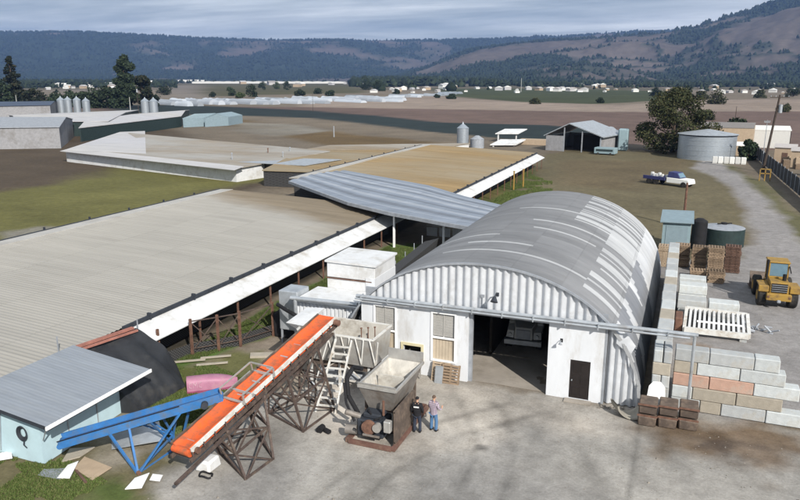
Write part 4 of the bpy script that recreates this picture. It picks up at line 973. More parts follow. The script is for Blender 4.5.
# blue flatbed lorry in the field
x, y = G(677, 186)
t = thing('flatbed_truck', 'small white truck with dark blue flatbed parked in the field', 'truck', (x, y, 0), R(62))
def ltr(mm, name, *bx, parent=t, bev=.04):
    m = LB()
    for b_ in bx: m.box(*b_)
    return m.build(name, M[mm], parent, bev=bev)
ltr('blue_dark', 'flatbed', (-1.1,1.1,1.5,5.2,.75,.95), (-1.1,-1.02,1.5,5.2,.95,1.3), (1.02,1.1,1.5,5.2,.95,1.3))
m = LB(); m.hexa([(-1,-2.4,.5),(1,-2.4,.5),(1,1.3,.5),(-1,1.3,.5)], [(-.95,-2.2,1.2),(.95,-2.2,1.2),(1,1.3,1.3),(-1,1.3,1.3)]); m.build('hood', M['far_white'], t, bev=.06)
m = LB(); m.hexa([(-.95,-.9,1.28),(.95,-.9,1.28),(.98,1.2,1.28),(-.98,1.2,1.28)], [(-.8,-.3,2.1),(.8,-.3,2.1),(.85,1.1,2.15),(-.85,1.1,2.15)]); m.build('cab', M['blue_dark'], t, bev=.06)
m = LB(); m.hexa([(-.8,-.86,1.4),(.8,-.86,1.4),(.8,-.8,1.4),(-.8,-.8,1.4)], [(-.72,-.4,2.0),(.72,-.4,2.0),(.72,-.34,2.0),(-.72,-.34,2.0)]); m.build('windscreen', M['glass_blue'], t)
for s in (-1, 1):
    for yy in (-1.5, 3.0, 4.2): m = LB(); m.tube((s*.85,yy,.42),(s*1.08,yy,.42),.42,14); m.build('wheel', M['rubber'], t)
m = LB(); rr = random.Random(6)
for k in range(7): a = rr.uniform(-.9,.3); c = 1.7+k*.42; m.box(a,a+rr.uniform(.4,.8),c,c+.4,.95,.95+rr.uniform(.2,.9))
tag(m.build('tarped_load', M['far_white'], bev=.06), 'pale bundled load lying on the blue flatbed', 'load').location = t.location
bpy.context.scene.objects['tarped_load'].rotation_euler = t.rotation_euler
x, y = G(655, 184); m = MB(); m.tube((x,y-.15,.55),(x,y+.15,.55),.55,16); m.tube((x,y-.2,.55),(x,y+.2,.55),.22,10); tag(m.build('loose_wheel', M['rubber']), 'black wheel standing alone left of the flatbed truck', 'wheel')

# ------------------------------------------------------------------ distant houses, greenhouses, tunnels
rr = random.Random(21); houses = []
def house(px_, py_, w, h, d, wm='far_white', rm='far_roof', rz=0, name='house', group='white houses of the far town'):
    x, y = G(px_, py_); t = thing(name, '', 'house', (x, y, 0), rz, group)
    m = LB(); m.box(-w/2,w/2,0,d,0,h); m.build('wall', M[wm], t)
    m = LB(); m.prism_y([(-w/2-.4,h+.01),(w/2+.4,h+.01),(0,h+w*.22)], -.4, d+.4); m.build('roof', M[rm], t)
    houses.append(t); return t
spots = [(47,85.5),(53,87),(58,87),(64,88),(71,88.5),(83,86.5),(88,87),(92,88),(98,86.6),(105,87),(110,88),(115,87),(57,84.5),(84,85),(375,89),(391,90),(404,90),(363,87),(418,89),(428,90),(498,90.5),(508,90),(517,90.5),(529,90),(537,90.5),(560,90.5),(566,90.5),(574,91),(604,92),(300,86),(296,87),(345,84),(330,85),(680,94),(722,94),(745,93),(783,93.5),(795,94),(700,93),(755,94.5),(650,92),(636,92),(475,89),(488,88.5),(150,84.5),(240,84),(268,85),(455,88),(772,92.5),(615,90),(668,91),(712,90.5)]
rs = random.Random(77)
spots += [(rs.uniform(360, 800), rs.uniform(86.5, 93)) for _ in range(34)]+[(rs.uniform(44, 122), rs.uniform(84.5, 90)) for _ in range(16)]
for px_, py_ in spots:
    dd = 16*721/(py_-78); w = dd*rr.uniform(.004, .010)
    house(px_, py_, w, w*rr.uniform(.35,.5), w*rr.uniform(.8,1.5), rr.choice(['far_white','far_white','roof_white','tan_box']), rr.choice(['far_roof','far_white','roof_white','far_white']), rr.uniform(-.8,.8))
order_labels(houses, lambda o, w: w+' small house from the left scattered along the far plain')
for (a, b_, py_, h, lab) in ((192,345,83.5,5,'very long low white greenhouse far across the plain'),(178,205,82,8,'short white greenhouse left of the very long one')):
    p, q_ = Vector(G(a, py_)), Vector(G(b_, py_)); d = (q_-p).normalized(); nrm = Vector((-d.y, d.x))*30
    m = MB(); m.hexa([(*p,0),(*q_,0),(*(q_+nrm),0),(*(p+nrm),0)], [(*p,h),(*q_,h),(*(q_+nrm),h),(*(p+nrm),h)])
    n_ = int((q_-p).length/30)
    for k in range(n_):
        u0 = p+d*(k*30); u1 = p+d*(k*30+29); um = (u0+u1)/2; m.add([(*u0,h+.1),(*u1,h+.1),(*um,h+1.6),(*(u0+nrm),h+.1),(*(u1+nrm),h+.1),(*(um+nrm),h+1.6)], [(0,1,2),(3,5,4),(0,2,5,3),(1,4,5,2)])
    tag(m.build('greenhouse', M['far_white']), lab, 'greenhouse')
tun = []; rr = random.Random(4)
def tunnel(px_, py_, L, w, h, rz, mm='tunnel_plastic'):
    x, y = G(px_, py_); m = LB(); n_ = 8; pr_ = [(-w/2*math.cos(math.pi*k/n_), h*math.sin(math.pi*k/n_)) for k in range(n_+1)]
    seg = 6; 
    for i in range(seg+1):
        s = 1+rr.uniform(-.12, .12)
        for (a, c) in pr_: m.v.append((a*s, L*i/seg, c*s))
    for i in range(seg):
        for k in range(n_): a = i*(n_+1)+k; m.f.append((a, a+1, a+n_+2, a+n_+1))
    m.f.append(tuple(range(n_+1))[::-1]); m.f.append(tuple(range(seg*(n_+1), (seg+1)*(n_+1)))); m.mi = [0]*len(m.f)
    o = m.build('plastic_tunnel', M[mm]); o.location = (x, y, 0); o.rotation_euler.z = rz; o['category'] = 'tunnel'; o['group'] = 'white plastic tunnels beyond the dark strip'; tun.append(o)
for i in range(62):
    f_ = i/61; px_ = 166+f_*238+rr.uniform(-2, 2); py_ = 105.5-4.5*f_+rr.uniform(-3.2, 1.4)
    tunnel(px_, py_, rr.uniform(14, 34), rr.uniform(3.6, 5.4), rr.uniform(1.6, 2.8), R(66+rr.uniform(-6, 6)))
for i in range(10):
    tunnel(405+i*6+rr.uniform(-3,3), 97.5-.3*i+rr.uniform(-1,1.), rr.uniform(10,22), rr.uniform(4,7), rr.uniform(1.4,2.4), R(70+rr.uniform(-8,8)), rr.choice(['tunnel_plastic','silo']))
order_labels(tun, lambda o, w: w+' low white plastic tunnel from the left beyond the dark strip')

# ------------------------------------------------------------------ concrete block walls
blocks_f = []
def cblock(x0, x1, y0, y1, z0, h, mm, label, group):
    m = MB(); m.box(x0+.012, x1-.012, y0+.008, y1-.008, z0+.006, z0+h-.006); o = m.build('concrete_block', M[mm], bev=.035, smooth=False)
    o.rotation_euler.z = random.uniform(-.014, .014); tag(o, label, 'concrete block', group); return o
BHh = .64; CW = ['lowest', 'second', 'third', 'fourth', 'top']; YB = 35.0
rowsB = [ # (x start, list of lengths, materials)
 (.42, [1.35, .95, 1.95, 1.85], ['conc_block', 'conc_block_tan', 'conc_block', 'conc_block_pale']),
 (.42, [.95, 1.95, 2.0], ['conc_block_pale', 'conc_block_tan', 'conc_block_tan']),
 (.42, [1.65, 1.95, 1.95], ['conc_block_red', 'conc_block_red', 'conc_block_pale']),
 (.42, [1.05, 1.9, 1.95], ['conc_block_tan', 'conc_block_pale', 'conc_block_pale']),
 (.42, [1.55, 1.95, 1.1], ['conc_block', 'conc_block', 'conc_block_pale'])]
for r_, (x, Ls, ms) in enumerate(rowsB):
    for i, (L, mm) in enumerate(zip(Ls, ms)):
        dy = random.uniform(-.03, .03)
        cblock(x, x+L, YB+dy, YB+.72+dy, r_*BHh, BHh, mm, {'conc_block':'grey','conc_block_tan':'tan','conc_block_red':'reddish','conc_block_pale':'pale'}[mm]+' concrete block in the '+CW[r_]+' course facing the yard, '+ORD[i]+' from the gutter post', 'blocks of the wall facing the yard')
        x += L
# wall running back beside the barn: two half blocks show at its end
k = 0
for r_ in range(5):
    if r_ in (2, 4, 0):
        cblock(-.55, -.12, 34.35, 35.9, r_*BHh, BHh, 'conc_block_pale' if r_ == 4 else 'conc_block', 'left half block in the '+CW[r_]+' course at the end of the side wall', 'end blocks of the side wall')
        cblock(-.1, .3, 34.35, 35.9, r_*BHh, BHh, 'conc_block', 'right half block in the '+CW[r_]+' course at the end of the side wall', 'end blocks of the side wall')
    else: cblock(-.55, .3, 34.35, 35.9, r_*BHh, BHh, 'conc_block_tan' if r_ == 3 else 'conc_block', 'wide end block in the '+CW[r_]+' course of the side wall', 'end blocks of the side wall')
    y = 35.9 if r_ % 2 else 35.9+0; i = 0
    y += 0 if r_ % 2 == 0 else .0
    first = .9 if r_ % 2 else 1.8
    while y < 57.5:
        L = first if i == 0 else 1.8
        cblock(-.52+random.uniform(-.02,.02), .28, y, y+L, r_*BHh, BHh, ['conc_block','conc_block_pale','conc_block_tan','conc_block'][(i*7+r_*3) % 4], 'concrete block in the '+CW[r_]+' course of the side wall, '+ordw(i)+' back from its end blocks', 'blocks of the side wall')
        y += L; i += 1
# stacks at the back of the bay
def stack(x0, x1, y0, n_, label, mm='conc_block_pale', d=.8):
    for k in range(n_): cblock(x0+random.uniform(-.04,.04), x1+random.uniform(-.04,.04), y0, y0+d, k*BHh, BHh, mm, label+', '+CW[k if k < n_-1 else 4]+' of its stack', 'blocks stacked at the back of the bay')
stack(.45, 2.25, 53.3, 3, 'pale block in the rearmost stack of the bay', 'conc_block_pale', 1.2)
stack(.45, 2.25, 51.4, 3, 'pale block in the middle stack of the bay', 'conc_block_pale', 1.1)
stack(.45, 2.3, 49.9, 2, 'pale block in the front left stack of the bay', 'conc_block', 1.2)
stack(2.4, 4.3, 50.0, 2, 'pale block in the front right stack of the bay', 'conc_block_pale', 1.1)
cblock(6.0, 6.9, 37.2, 38.0, 0, .5, 'conc_block_red', 'low reddish block lying behind the right end of the wall', None) if False else None
# slatted white concrete panel resting on the front stacks
t = thing('slatted_panel', 'white slatted concrete panel resting against the stacked blocks', 'panel', (2.8, 47, 0))
mb = MB(); f0, f1 = Vector((.95, 46.2, .42)), Vector((4.7, 46.3, .42)); g0, g1 = Vector((1.05, 49.4, .85)), Vector((4.75, 49.3, .85))
mb.bar(f0, f1, .22, .35); mb.bar(g0, g1, .22, .3); mb.bar(f0, g0, .2, .3); mb.bar(f1, g1, .2, .3); mb.build('frame', M['steel_white'], t)
mb = MB()
for k in range(1, 13):
    a = f0.lerp(f1, k/13); b_ = g0.lerp(g1, k/13); mb.bar(a+(b_-a)*.03, b_-(b_-a)*.03, .15, .2)
mb.build('slats', M['white_sheet'], t)
mb = MB(); mb.bar(f0.lerp(g0,.35)+Vector((.7,0,.14)), f1.lerp(g1,.35)-Vector((.3,0,-.14)), .14, .08); mb.build('cross_rib', M['white_mark'], t)
mb = MB(); 
for p in ((1.25,46.35),(4.4,46.45),(1.25,49.2),(4.4,49.1)): mb.box(p[0]-.2,p[0]+.2,p[1]-.2,p[1]+.2,0,.27 if p[1] < 47 else .66)
each(mb, 'support_block', M['conc_block'], t)
mb = MB(); mb.box(.36,.82,46.6,48.2,0,1.0); tag(mb.build('rusty_bin', M['rust'], bev=.05), 'rusty brown bin between the side wall and slatted panel', 'bin')
# twisted scrap by the panel
t = MB(); rr = random.Random(8)
for k in range(14):
    a = Vector((5.0+rr.uniform(-.2,1.3), 48.9+rr.uniform(-.6,.5), rr.uniform(0.05,.3))); t.tube(a, a+Vector((rr.uniform(-.6,.6),rr.uniform(-.4,.4),rr.uniform(-.1,.35))), rr.uniform(.05,.12), 7)
tag(t.build('scrap_metal', M['galv_dull']), 'heap of dark twisted scrap at the right of the slatted panel', 'scrap')
# big rusty bins in front
for i in range(3):
    x0 = -.95+i*.9; y0 = 32.55+i*.14
    t = thing('rusty_tub', ['left','middle','right'][i]+' one of three rusty brown steel tubs by the block wall', 'tub', (x0+.4, y0+.5, 0), 0, 'rusty tubs by the block wall')
    for z0, nm in ((.0, 'lower_tub'), (.56, 'upper_tub')):
        if nm == 'upper_tub': off = .12
        else: off = 0
        m = MB(); m.hexa([(x0,y0+off,z0),(x0+.8,y0+off,z0),(x0+.8,y0+1.15,z0),(x0,y0+1.15,z0)], [(x0-.02,y0+off-.04,z0+.5),(x0+.82,y0+off-.04,z0+.5),(x0+.82,y0+1.2,z0+.5),(x0-.02,y0+1.2,z0+.5)])
        o = m.build(nm, M['brown_steel'] if i == 1 else M['rubble_brown'] if 'rubble_brown' in M else M['brown_steel'], t, bev=.05)
    m = MB(); 
    for z0 in (.52, 1.07): m.bar((x0-.05,y0+.02,z0),(x0+.85,y0+.02,z0),.07)
    each(m, 'lip', M['rust'], t)
t = MB(); t.slab([(0,0,0)], .02) if False else None
m = MB(); m.hexa([(-.75,33.9,0),(.25,33.95,0),(.25,34.0,0),(-.75,33.95,0)], [(-.62,34.22,1.35),(.12,34.27,1.35),(.12,34.31,1.35),(-.62,34.26,1.35)])
m.add([(-.62,34.22,1.35),(.12,34.27,1.35),(-.1,34.3,1.6),(-.45,34.27,1.58),(-.62,34.26,1.35),(.12,34.31,1.35),(-.1,34.33,1.6),(-.45,34.3,1.58)], [(0,1,2,3),(7,6,5,4),(1,5,6,2),(2,6,7,3),(3,7,4,0)])
tag(m.build('white_board', M['white_mark']), 'white cut-out board leaning against the end of the side wall', 'board')
# half culvert and rubble by the barn corner
m = MB(); n_ = 14
for k in range(n_+1):
    a = math.pi*(1.02+.9*k/n_); 
    for rad_ in (.62, .54): m.v += [(-1.65+rad_*math.cos(a)*1.1, 33.6, .68+rad_*math.sin(a)), (-1.25+rad_*math.cos(a)*1.1, 32.9, .66+rad_*math.sin(a))]
for k in range(n_): a = 4*k; m.f += [(a,a+1,a+5,a+4),(a+2,a+6,a+7,a+3),(a,a+4,a+6,a+2),(a+1,a+3,a+7,a+5)]
m.mi = [0]*len(m.f); tag(m.build('half_pipe', M['culvert']), 'half round pipe shell lying at the right barn corner', 'pipe')
m = LB(); rr = random.Random(14)
for k in range(60):
    x = -3+rr.uniform(0, 2.4); y = 34.0-rr.uniform(0, .35); s = rr.uniform(.03, .11); m.add([(x+rr.uniform(-s,s), y+rr.uniform(-s,s), abs(rr.uniform(0,s*1.5))) for _ in range(4)], [(0,1,2),(0,2,3),(0,3,1),(1,3,2)])
o = m.build('rubble', M['rubble'], smooth=False); tag(o, 'small broken rubble along the foot of the right barn corner', 'rubble'); struct(o, 'stuff')

# pallets
def pallet(x, y, z, w=1.15, d=1.0, mm='wood', rz=0):
    m = LB()
    for k in range(6): m.box(-w/2+k*w/5.2, -w/2+k*w/5.2+.11, -d/2, d/2, .115, .137)
    for k in range(3): m.box(-w/2, w/2, -d/2+k*(d-.1)/2, -d/2+k*(d-.1)/2+.1, .022, .115)
    for k in range(3): m.box(-w/2+k*(w-.12)/2, -w/2+k*(w-.12)/2+.12, -d/2, d/2, 0, .022)
    return m
pm = {}
for mm in ('wood', 'wood_dark', 'tan_box'):
    o = pallet(0,0,0,mm=mm).build('pallet', M[mm]); pm[mm] = o
used = set(); rr = random.Random(31)
def pstack(x, y, n_, mm, where):
    for k in range(n_):
        o = pm[mm] if mm not in used else pm[mm].copy()
        if mm in used: C.objects.link(o)
        used.add(mm); o.location = (x+rr.uniform(-.05,.05), y+rr.uniform(-.05,.05), k*.142+.01); o.rotation_euler.z = rr.uniform(-.06,.06)
        tag(o, ordw(k)+' pallet up in the '+where, 'pallet', 'pallets in the '+where)
pstack(-.85, 64.2, 13, 'tan_box', 'leftmost pallet stack below the teal shed'); pstack(.55, 64.6, 14, 'wood', 'grey pallet stack second from the left')
pstack(1.9, 63.6, 15, 'wood', 'tall pallet stack in the middle'); pstack(3.15, 62.6, 17, 'wood', 'tallest pallet stack left of the dark one'); pstack(4.5, 64.2, 16, 'wood_dark', 'rightmost dark brown pallet stack')
pstack(1.85, 61.0, 5, 'wood', 'low pallet stack in front of the middle one'); pstack(3.2, 60.3, 7, 'wood', 'short pallet stack in front of the tallest')
# pallet on end with a blue-grey sheet against the front wall
for k, (x0, dy, lab) in enumerate(((-11.35, 0, 'left leaning wooden pallet under the right louvred window'), (-10.75, .12, 'right leaning wooden pallet under the right louvred window'))):
    m = LB(); 
    for j in range(7): m.box(-.5, .5, -.02, .0, j*.155, j*.155+.105)
    for s in (-.5, -.05, .4): m.box(s, s+.1, 0, .09, 0, 1.05)
    for j in range(3): m.box(-.5, .5, .09, .11, j*.45, j*.45+.1)
    o = m.build('leaning_pallet', M['tan_box' if k == 0 else 'wood']); o.location = (x0+.1, 33.72-dy, 0); o.rotation_euler = (R(-16), 0, 0)
    tag(o, lab, 'pallet')
m = LB(); m.box(-.22,.22,0,.02,0,.95); o = m.build('metal_sheet', M['galv']); o.location = (-11.25, 33.45, 0); o.rotation_euler = (R(-14),0,0); tag(o, 'narrow blue-grey sheet propped against the leaning pallets', 'sheet')

# teal shed, dark shed, dark water tank
t = thing('teal_shed', 'small teal shed with pale roof behind the pallet stacks', 'shed', (-.1, 68.8, 0))
m = MB(); m.box(-1.3,1.15,68.8,72.6,0,3.05); m.build('wall', M['teal_wall'], t); m = MB(); m.slab([(-1.55,68.5,3.1),(1.35,68.5,3.15),(1.35,73,3.5),(-1.55,73,3.45)], .1); m.build('roof', M['dull_blue'], t)
m = MB(); m.box(-1.0,.9,68.76,68.8,.4,2.7); m.build('door', M['dull_blue'], t)
m = MB(); m.tube((1.95,72.2,0),(1.95,72.2,2.7),.7,20); m.tube((1.95,72.2,2.7),(1.95,72.2,2.95),.7,20,.3); tag(m.build('black_drum', M['black']), 'tall narrow black tank squeezed beside the teal shed', 'tank')
t = thing('dark_tank', 'wide low dark green water tank by the track', 'tank', (4.2, 74.9, 0)); m = MB(); m.tube((4.2,74.9,0),(4.2,74.9,1.75),1.95,40); m.build('wall', M['dark_green'], t)
m = MB(); m.tube((4.2,74.9,1.76),(4.2,74.9,2.05),1.95,40,.35); m.build('lid', M['galv_dull'], t); m = MB(); m.tube((4.2,74.9,2.05),(4.2,74.9,2.2),.3,12); m.bar((3.6,74.6,2.1),(4.9,75.2,2.12),.1); m.build('hatch', M['black'], t)

# ------------------------------------------------------------------ wheel loader (seen from behind)
ld = thing('wheel_loader', 'yellow wheel loader with cab parked on the dusty yard at right', 'loader', (7.0, 56.3, 0), R(2))
def lp(mm, name, bx=(), parent=ld, bev=.04, tubes=(), hexas=()):
    m = LB()
    for b_ in bx: m.box(*b_)
    for a in tubes: m.tube(*a)
    for a in hexas: m.hexa(*a)
    return m.build(name, M[mm], parent, bev=bev)
lp('yellow', 'rear_body', [(-.62,.62,-1.9,.2,.95,1.95)]); lp('yellow', 'counterweight', [(-.8,.8,-2.15,-1.85,.65,1.15)])
g = lp('black', 'radiator_grille', [(-.5,.5,-1.94,-1.9,1.2,1.85)], bev=0)
for z in (1.3, 1.45, 1.6, 1.75): lp('galv_dull', 'grille_bar', [(-.5,.5,-1.97,-1.945,z-.015,z+.015)], g, 0)
lp('yellow', 'front_frame', [(-.5,.5,.25,2.2,.7,1.25)]); lp('yellow', 'cab_roof', [(-.72,.72,-.75,.75,3.05,3.17)])
cb = lp('yellow', 'cab', [(-.66,-.56,-.7,-.6,1.95,3.05),(.56,.66,-.7,-.6,1.95,3.05),(-.66,-.56,.6,.7,1.6,3.05),(.56,.66,.6,.7,1.6,3.05),(-.66,.66,-.7,.7,1.95,2.08)], bev=.02)
lp('glass_blue', 'rear_window', [(-.56,.56,-.67,-.65,2.1,3.04)], cb, 0); lp('glass_blue', 'front_window', [(-.56,.56,.65,.67,1.9,3.04)], cb, 0)
lp('black', 'seat', [(-.25,.25,-.2,.25,2.08,2.35),(-.25,.25,-.3,-.2,2.3,2.8)], cb)
lp('black', 'exhaust', tubes=[((-.78,-1.0,1.9),(-.78,-1.0,3.35),.07,10)], bev=0); lp('black', 'air_cleaner', tubes=[((.35,-1.2,1.95),(.35,-1.2,2.4),.13,10)], bev=0)
for s in (-1, 1):
    for yy in (-1.15, 1.6):
        w = lp('rubber', 'wheel', tubes=[((s*.72,yy,.76),(s*1.28,yy,.76),.76,24)], bev=.07)
        lp('yellow', 'rim', tubes=[((s*1.2,yy,.76),(s*1.30,yy,.76),.36,16)], parent=w, bev=0)
    lp('yellow', 'fender', [(s*1.0-.34,s*1.0+.34,-1.9,-.4,1.58,1.66),(s*1.0-.34,s*1.0+.34,-1.95,-1.88,1.2,1.66)])
    lp('rust', 'tail_light', [(s*.68-.07,s*.68+.07,-2.18,-2.15,.85,1.0)], bev=0)
    m = LB(); m.bar((s*.45,.9,1.3),(s*.45,2.9,.75),.16,.28); m.build('lift_arm', M['yellow'], ld)
    m = LB(); m.bar((s*.95,-.8,1.2),(s*.95,-.2,.55),.25,.05); m.build('step', M['black'], ld)
m = LB(); m.prism_x([(2.8,.2),(3.9,.15),(3.9,.22),(3.1,.35),(2.95,.8),(3.3,1.35),(3.2,1.4),(2.75,.9)], -1.35, 1.35); m.build('bucket', M['brown_steel'], ld)
lp('galv_dull', 'drawbar', [(-.12,.12,-2.35,-2.15,.55,.75)])
m = LB(); m.bar((-.66,-.74,3.25),(-.78,-.8,2.6),.06); m.bar((.66,-.74,2.9),(.8,-.8,2.4),.06); m.build('mirror', M['black'], ld)

# ------------------------------------------------------------------ blue shed with grey roof, black tarp
t = thing('blue_shed', 'pale blue shed with flat grey metal roof at the lower left', 'shed', (-26, 22, 0))
m = MB(); m.hexa([(-27.4,19.4,0),(-24.15,19.4,0),(-24.55,24.5,0),(-27.4,24.5,0)], [(-27.4,19.4,2.68),(-24.15,19.4,2.25),(-24.55,24.5,2.25),(-27.4,24.5,2.68)]); m.build('wall', M['pale_blue_wall'], t)
m = MB()                                                    # ribbed roof
NR = 30
for i in range(NR*4+1):
    y = 18.75+(24.95-18.75)*i/(NR*4); o_ = .008 if i % 4 in (1, 2) else 0
    for x, z in ((-27.75, 2.86), (-22.95, 2.32)): m.v.append((x-(y-18.75)*.02, y, z+o_)); 
for i in range(NR*4): a = 2*i; m.f.append((a, a+1, a+3, a+2))
m.mi = [0]*len(m.f); m.build('roof', M['shed_roof'], t)
m = MB(); m.bar((-22.92,18.7,2.24),(-23.05,25.0,2.24),.06,.16); m.build('fascia', M['white_mark'], t)
m = MB(); m.bar((-23.05,18.85,2.15),(-23.2,24.9,2.15),.1,.18); m.bar((-27.6,18.8,2.74),(-23.1,18.8,2.22),.08,.14); m.build('eave_board', M['dark_trim'], t)
for (x, y) in ((-24.28,20.9),(-24.42,22.7)): m = MB(); m.box(x-.0,x+.05,y,y+.05,0.05,2.15); m.build('wall_seam', M['galv'], t)
m = MB(); m.bar((-23.2,19.0,2.2),(-23.95,19.35,1.2),.04); m.bar((-26.6,19.36,.2),(-26.3,19.36,2.2),.03); m.build('conduit', M['galv'], t)
m = MB()                                                    # coiled hose hanging on the front wall
for lo in range(4):
    pts = [(-25.05+(.19+.03*lo)*math.cos(a), 19.32-.025*lo, 1.35+(.22+.035*lo)*math.sin(a)) for a in [k*2*math.pi/18 for k in range(19)]]; m.path(pts, .028, 6)
m.path([(-25.0,19.3,1.1),(-25.05,19.28,.8),(-24.9,19.28,.7)], .028, 6)
tag(m.build('coiled_hose', M['dark_trim']), 'dark coiled hose hanging on the pale blue shed wall', 'hose')
# black tarpaulin lean-to
t = thing('tarp_shelter', 'black tarpaulin draped from the long barn eave to the ground', 'tarpaulin', (-26, 27, 0))
m = MB(); nu, nv = 60, 30
for i in range(nu+1):
    u = i/nu
    top = Vector((-28.2, 24.2, 2.55)).lerp(Vector((-27.0, 28.4, 2.7)), u)
    mid = Vector((-24.3, 24.0, 1.9)).lerp(Vector((-24.5, 28.3, 1.85)), u)
    if u < .7: bot = Vector((-23.7, 24.7, 0)).lerp(Vector((-23.6, 28.0, 0)), u/.7)
    else: bot = Vector((-23.6, 28.0, 0)).lerp(Vector((-25.3, 29.6, .0)), (u-.7)/.3)
    for j in range(nv+1):
        v_ = j/nv; p = top*(1-v_)**2+mid*2*v_*(1-v_)*1.0+bot*v_*v_
        p = p+Vector((0,0,.07*math.sin(u*19+v_*4)*v_*(1-v_)*4+.05*math.sin(u*41+v_*9)*v_+.05*math.sin(v_*15+u*7)-.22*max(0,1-abs(u-.45)*4)*v_*(1-v_)*3+ (.06*v_*(1-v_)*4)))
        m.v.append((p.x, p.y, max(0.01, p.z)))
for i in range(nu):
    for j in range(nv): a = i*(nv+1)+j; m.f.append((a, a+1, a+nv+2, a+nv+1))
# close both ends down to the ground
def close(i):
    b0 = len(m.v)
    for j in range(nv+1): x, y, z = m.v[i*(nv+1)+j]; m.v.append((x, y, 0))
    for j in range(nv): a = i*(nv+1)+j; m.f.append((a, b0+j, b0+j+1, a+1))
close(0); close(nu); m.mi = [0]*len(m.f); m.build('sheet', M['tarp'], t)
m = MB(); m.bar((-27.9,24.6,2.72),(-27.0,28.2,2.8),.25,.1); m.bar((-27.4,24.7,2.72),(-26.6,28.1,2.75),.12,.1); m.build('purlin', mat('red_wood', (.30,.13,.10), .85), t)
m = MB(); m.bar((-28.2,24.3,2.7),(-28.2,24.3,3.5),.05); m.bar((-26.95,28.5,2.6),(-26.95,28.5,3.2),.05); each(m, 'rod', M['galv_dull'], t)

# ------------------------------------------------------------------ steel fence behind the conveyor
t = thing('steel_fence', 'rusty steel braced fence behind the conveyor with netting', 'fence', (-24, 34, 0))
fp = [(-26.6,29.6),(-26.0,31.7),(-25.0,32.9),(-24.2,34.0),(-23.3,36.3),(-22.7,38.6)]
m = MB()
for k, (x, y) in enumerate(fp): m.bar((x,y,-.1),(x,y,2.3 if k < 5 else 2.8),.13)
each(m, 'post', M['rust'], t)
m = MB()
for (a, b_), (c, d) in zip(fp[1:4], fp[2:5]):
    m.bar((a,b_,.3),(c,d,2.1),.05); m.bar((a,b_,2.1),(c,d,.3),.05); m.bar((a,b_,.45),(c,d,.45),.05); m.bar((a,b_,2.15),(c,d,2.15),.06)
each(m, 'brace', M['dark_truss'], t)
m = MB()
for (a, b_), (c, d) in zip(fp, fp[1:]): m.bar((a-.15,b_+.1,.36),(c-.15,d+.1,.36),.03,.7)
m.build('netting', M['netting'], t)
m = MB()
for k, p in enumerate([(-26.2,30.3,.12),(-25.2,31.4,.1),(-24.8,30.5,.08)]): m.bar(p, (p[0]+1.5,p[1]+.9,p[2]+.05), .18, .06)
tag(m.build('white_planks', M['conc_block_tan']), 'pale planks lying at the foot of the rusty fence', 'plank')
# netting screen left of the barn
t = thing('mesh_screen', 'black diamond mesh screen left of the arched barn roof', 'screen', (-19.0, 47, 0))
m = MB(); m.hexa([(-18.6,42,.0),(-17.9,42,.0),(-19.9,57,.0),(-20.4,57,.0)], [(-18.8,42,2.6),(-17.7,42,2.9),(-19.3,57,2.4),(-20.6,57,2.0)]); m.build('netting', M['netting'], t)
m = MB(); 
for k in range(6): y = 42+3*k; m.tube((-18.95-(y-42)*.125,y,0),(-18.95-(y-42)*.125,y,2.5),.04,6)
each(m, 'post', M['galv_dull'], t, 12)

# ------------------------------------------------------------------ white bins / container left of the barn
t = thing('container', 'white corrugated container between the fence and the arched barn', 'container', (-19, 36.2, 0))
def corr_box(x0, x1, y0, y1, z0, z1, pitch=.26, amp=.045):
    m = MB(); m.box(x0,x1,y0+amp+.02,y1,z0,z1)
    k = 0; x = x0
    while x < x1-.05: m.hexa([(x+.02,y0+amp,z0+.05),(x+pitch*.55,y0+amp,z0+.05),(x+pitch*.55,y0+amp+.05,z0+.05),(x+.02,y0+amp+.05,z0+.05)], [(x+.05,y0,z1-.05),(x+pitch*.5,y0,z1-.05),(x+pitch*.5,y0+amp+.05,z1-.05),(x+.05,y0+amp+.05,z1-.05)]) if False else m.box(x+.04,x+pitch*.6,y0,y0+amp+.03,z0+.06,z1-.06); x += pitch
    return m
corr_box(-20.9,-16.2,35.1,38.0,.1,3.0).build('body', M['white_wall'], t)
m = MB(); m.box(-20.95,-16.15,35.05,38.05,3.0,3.1); m.box(-20.95,-20.85,35.03,35.1,.1,3.0); m.build('frame', M['white_sheet'], t)
t = thing('stacked_bin', 'tall white panelled bin standing behind the container', 'bin', (-19, 38.4, 0))
m = MB()
for k, (z0, z1) in enumerate(((0,1.7),(1.75,2.8),(2.85,3.75),(3.8,4.75))): m.box(-20.3+(k==1)*-.02, -17.0, 37.0+1.1, 41.4, z0, z1)
m.build('wall', M['white_sheet'], t, bev=.03)
m = MB(); m.slab([(-20.4,38.0,4.9),(-16.9,38.0,4.85),(-16.9,41.5,4.9),(-20.4,41.5,4.95)], .12); m.build('lid', M['white_sheet'], t)
m = MB(); 
for z in (1.72, 2.82, 3.77): m.box(-20.34,-17.2,38.04,38.1,z-.04,z+.02)
m.build('rust_seam', M['rust'], t)
m = MB(); m.box(-17.6,-16.98,38.05,41.4,0,4.0); m.build('side_panel', M['white_wall'], t)
t = thing('dust_extractor', 'grey-blue extractor box with ducts beside the container', 'extractor', (-21.4, 35.6, 0))
m = MB(); m.box(-22.3,-21.0,35.5,37.0,.9,3.4); m.build('housing', M['galv'], t, bev=.04); m = MB()
for x, y in ((-22.2,35.6),(-21.1,35.6),(-22.2,36.9),(-21.1,36.9)): m.bar((x,y,0),(x,y,.9),.1)
each(m, 'leg', M['galv_dull'], t)
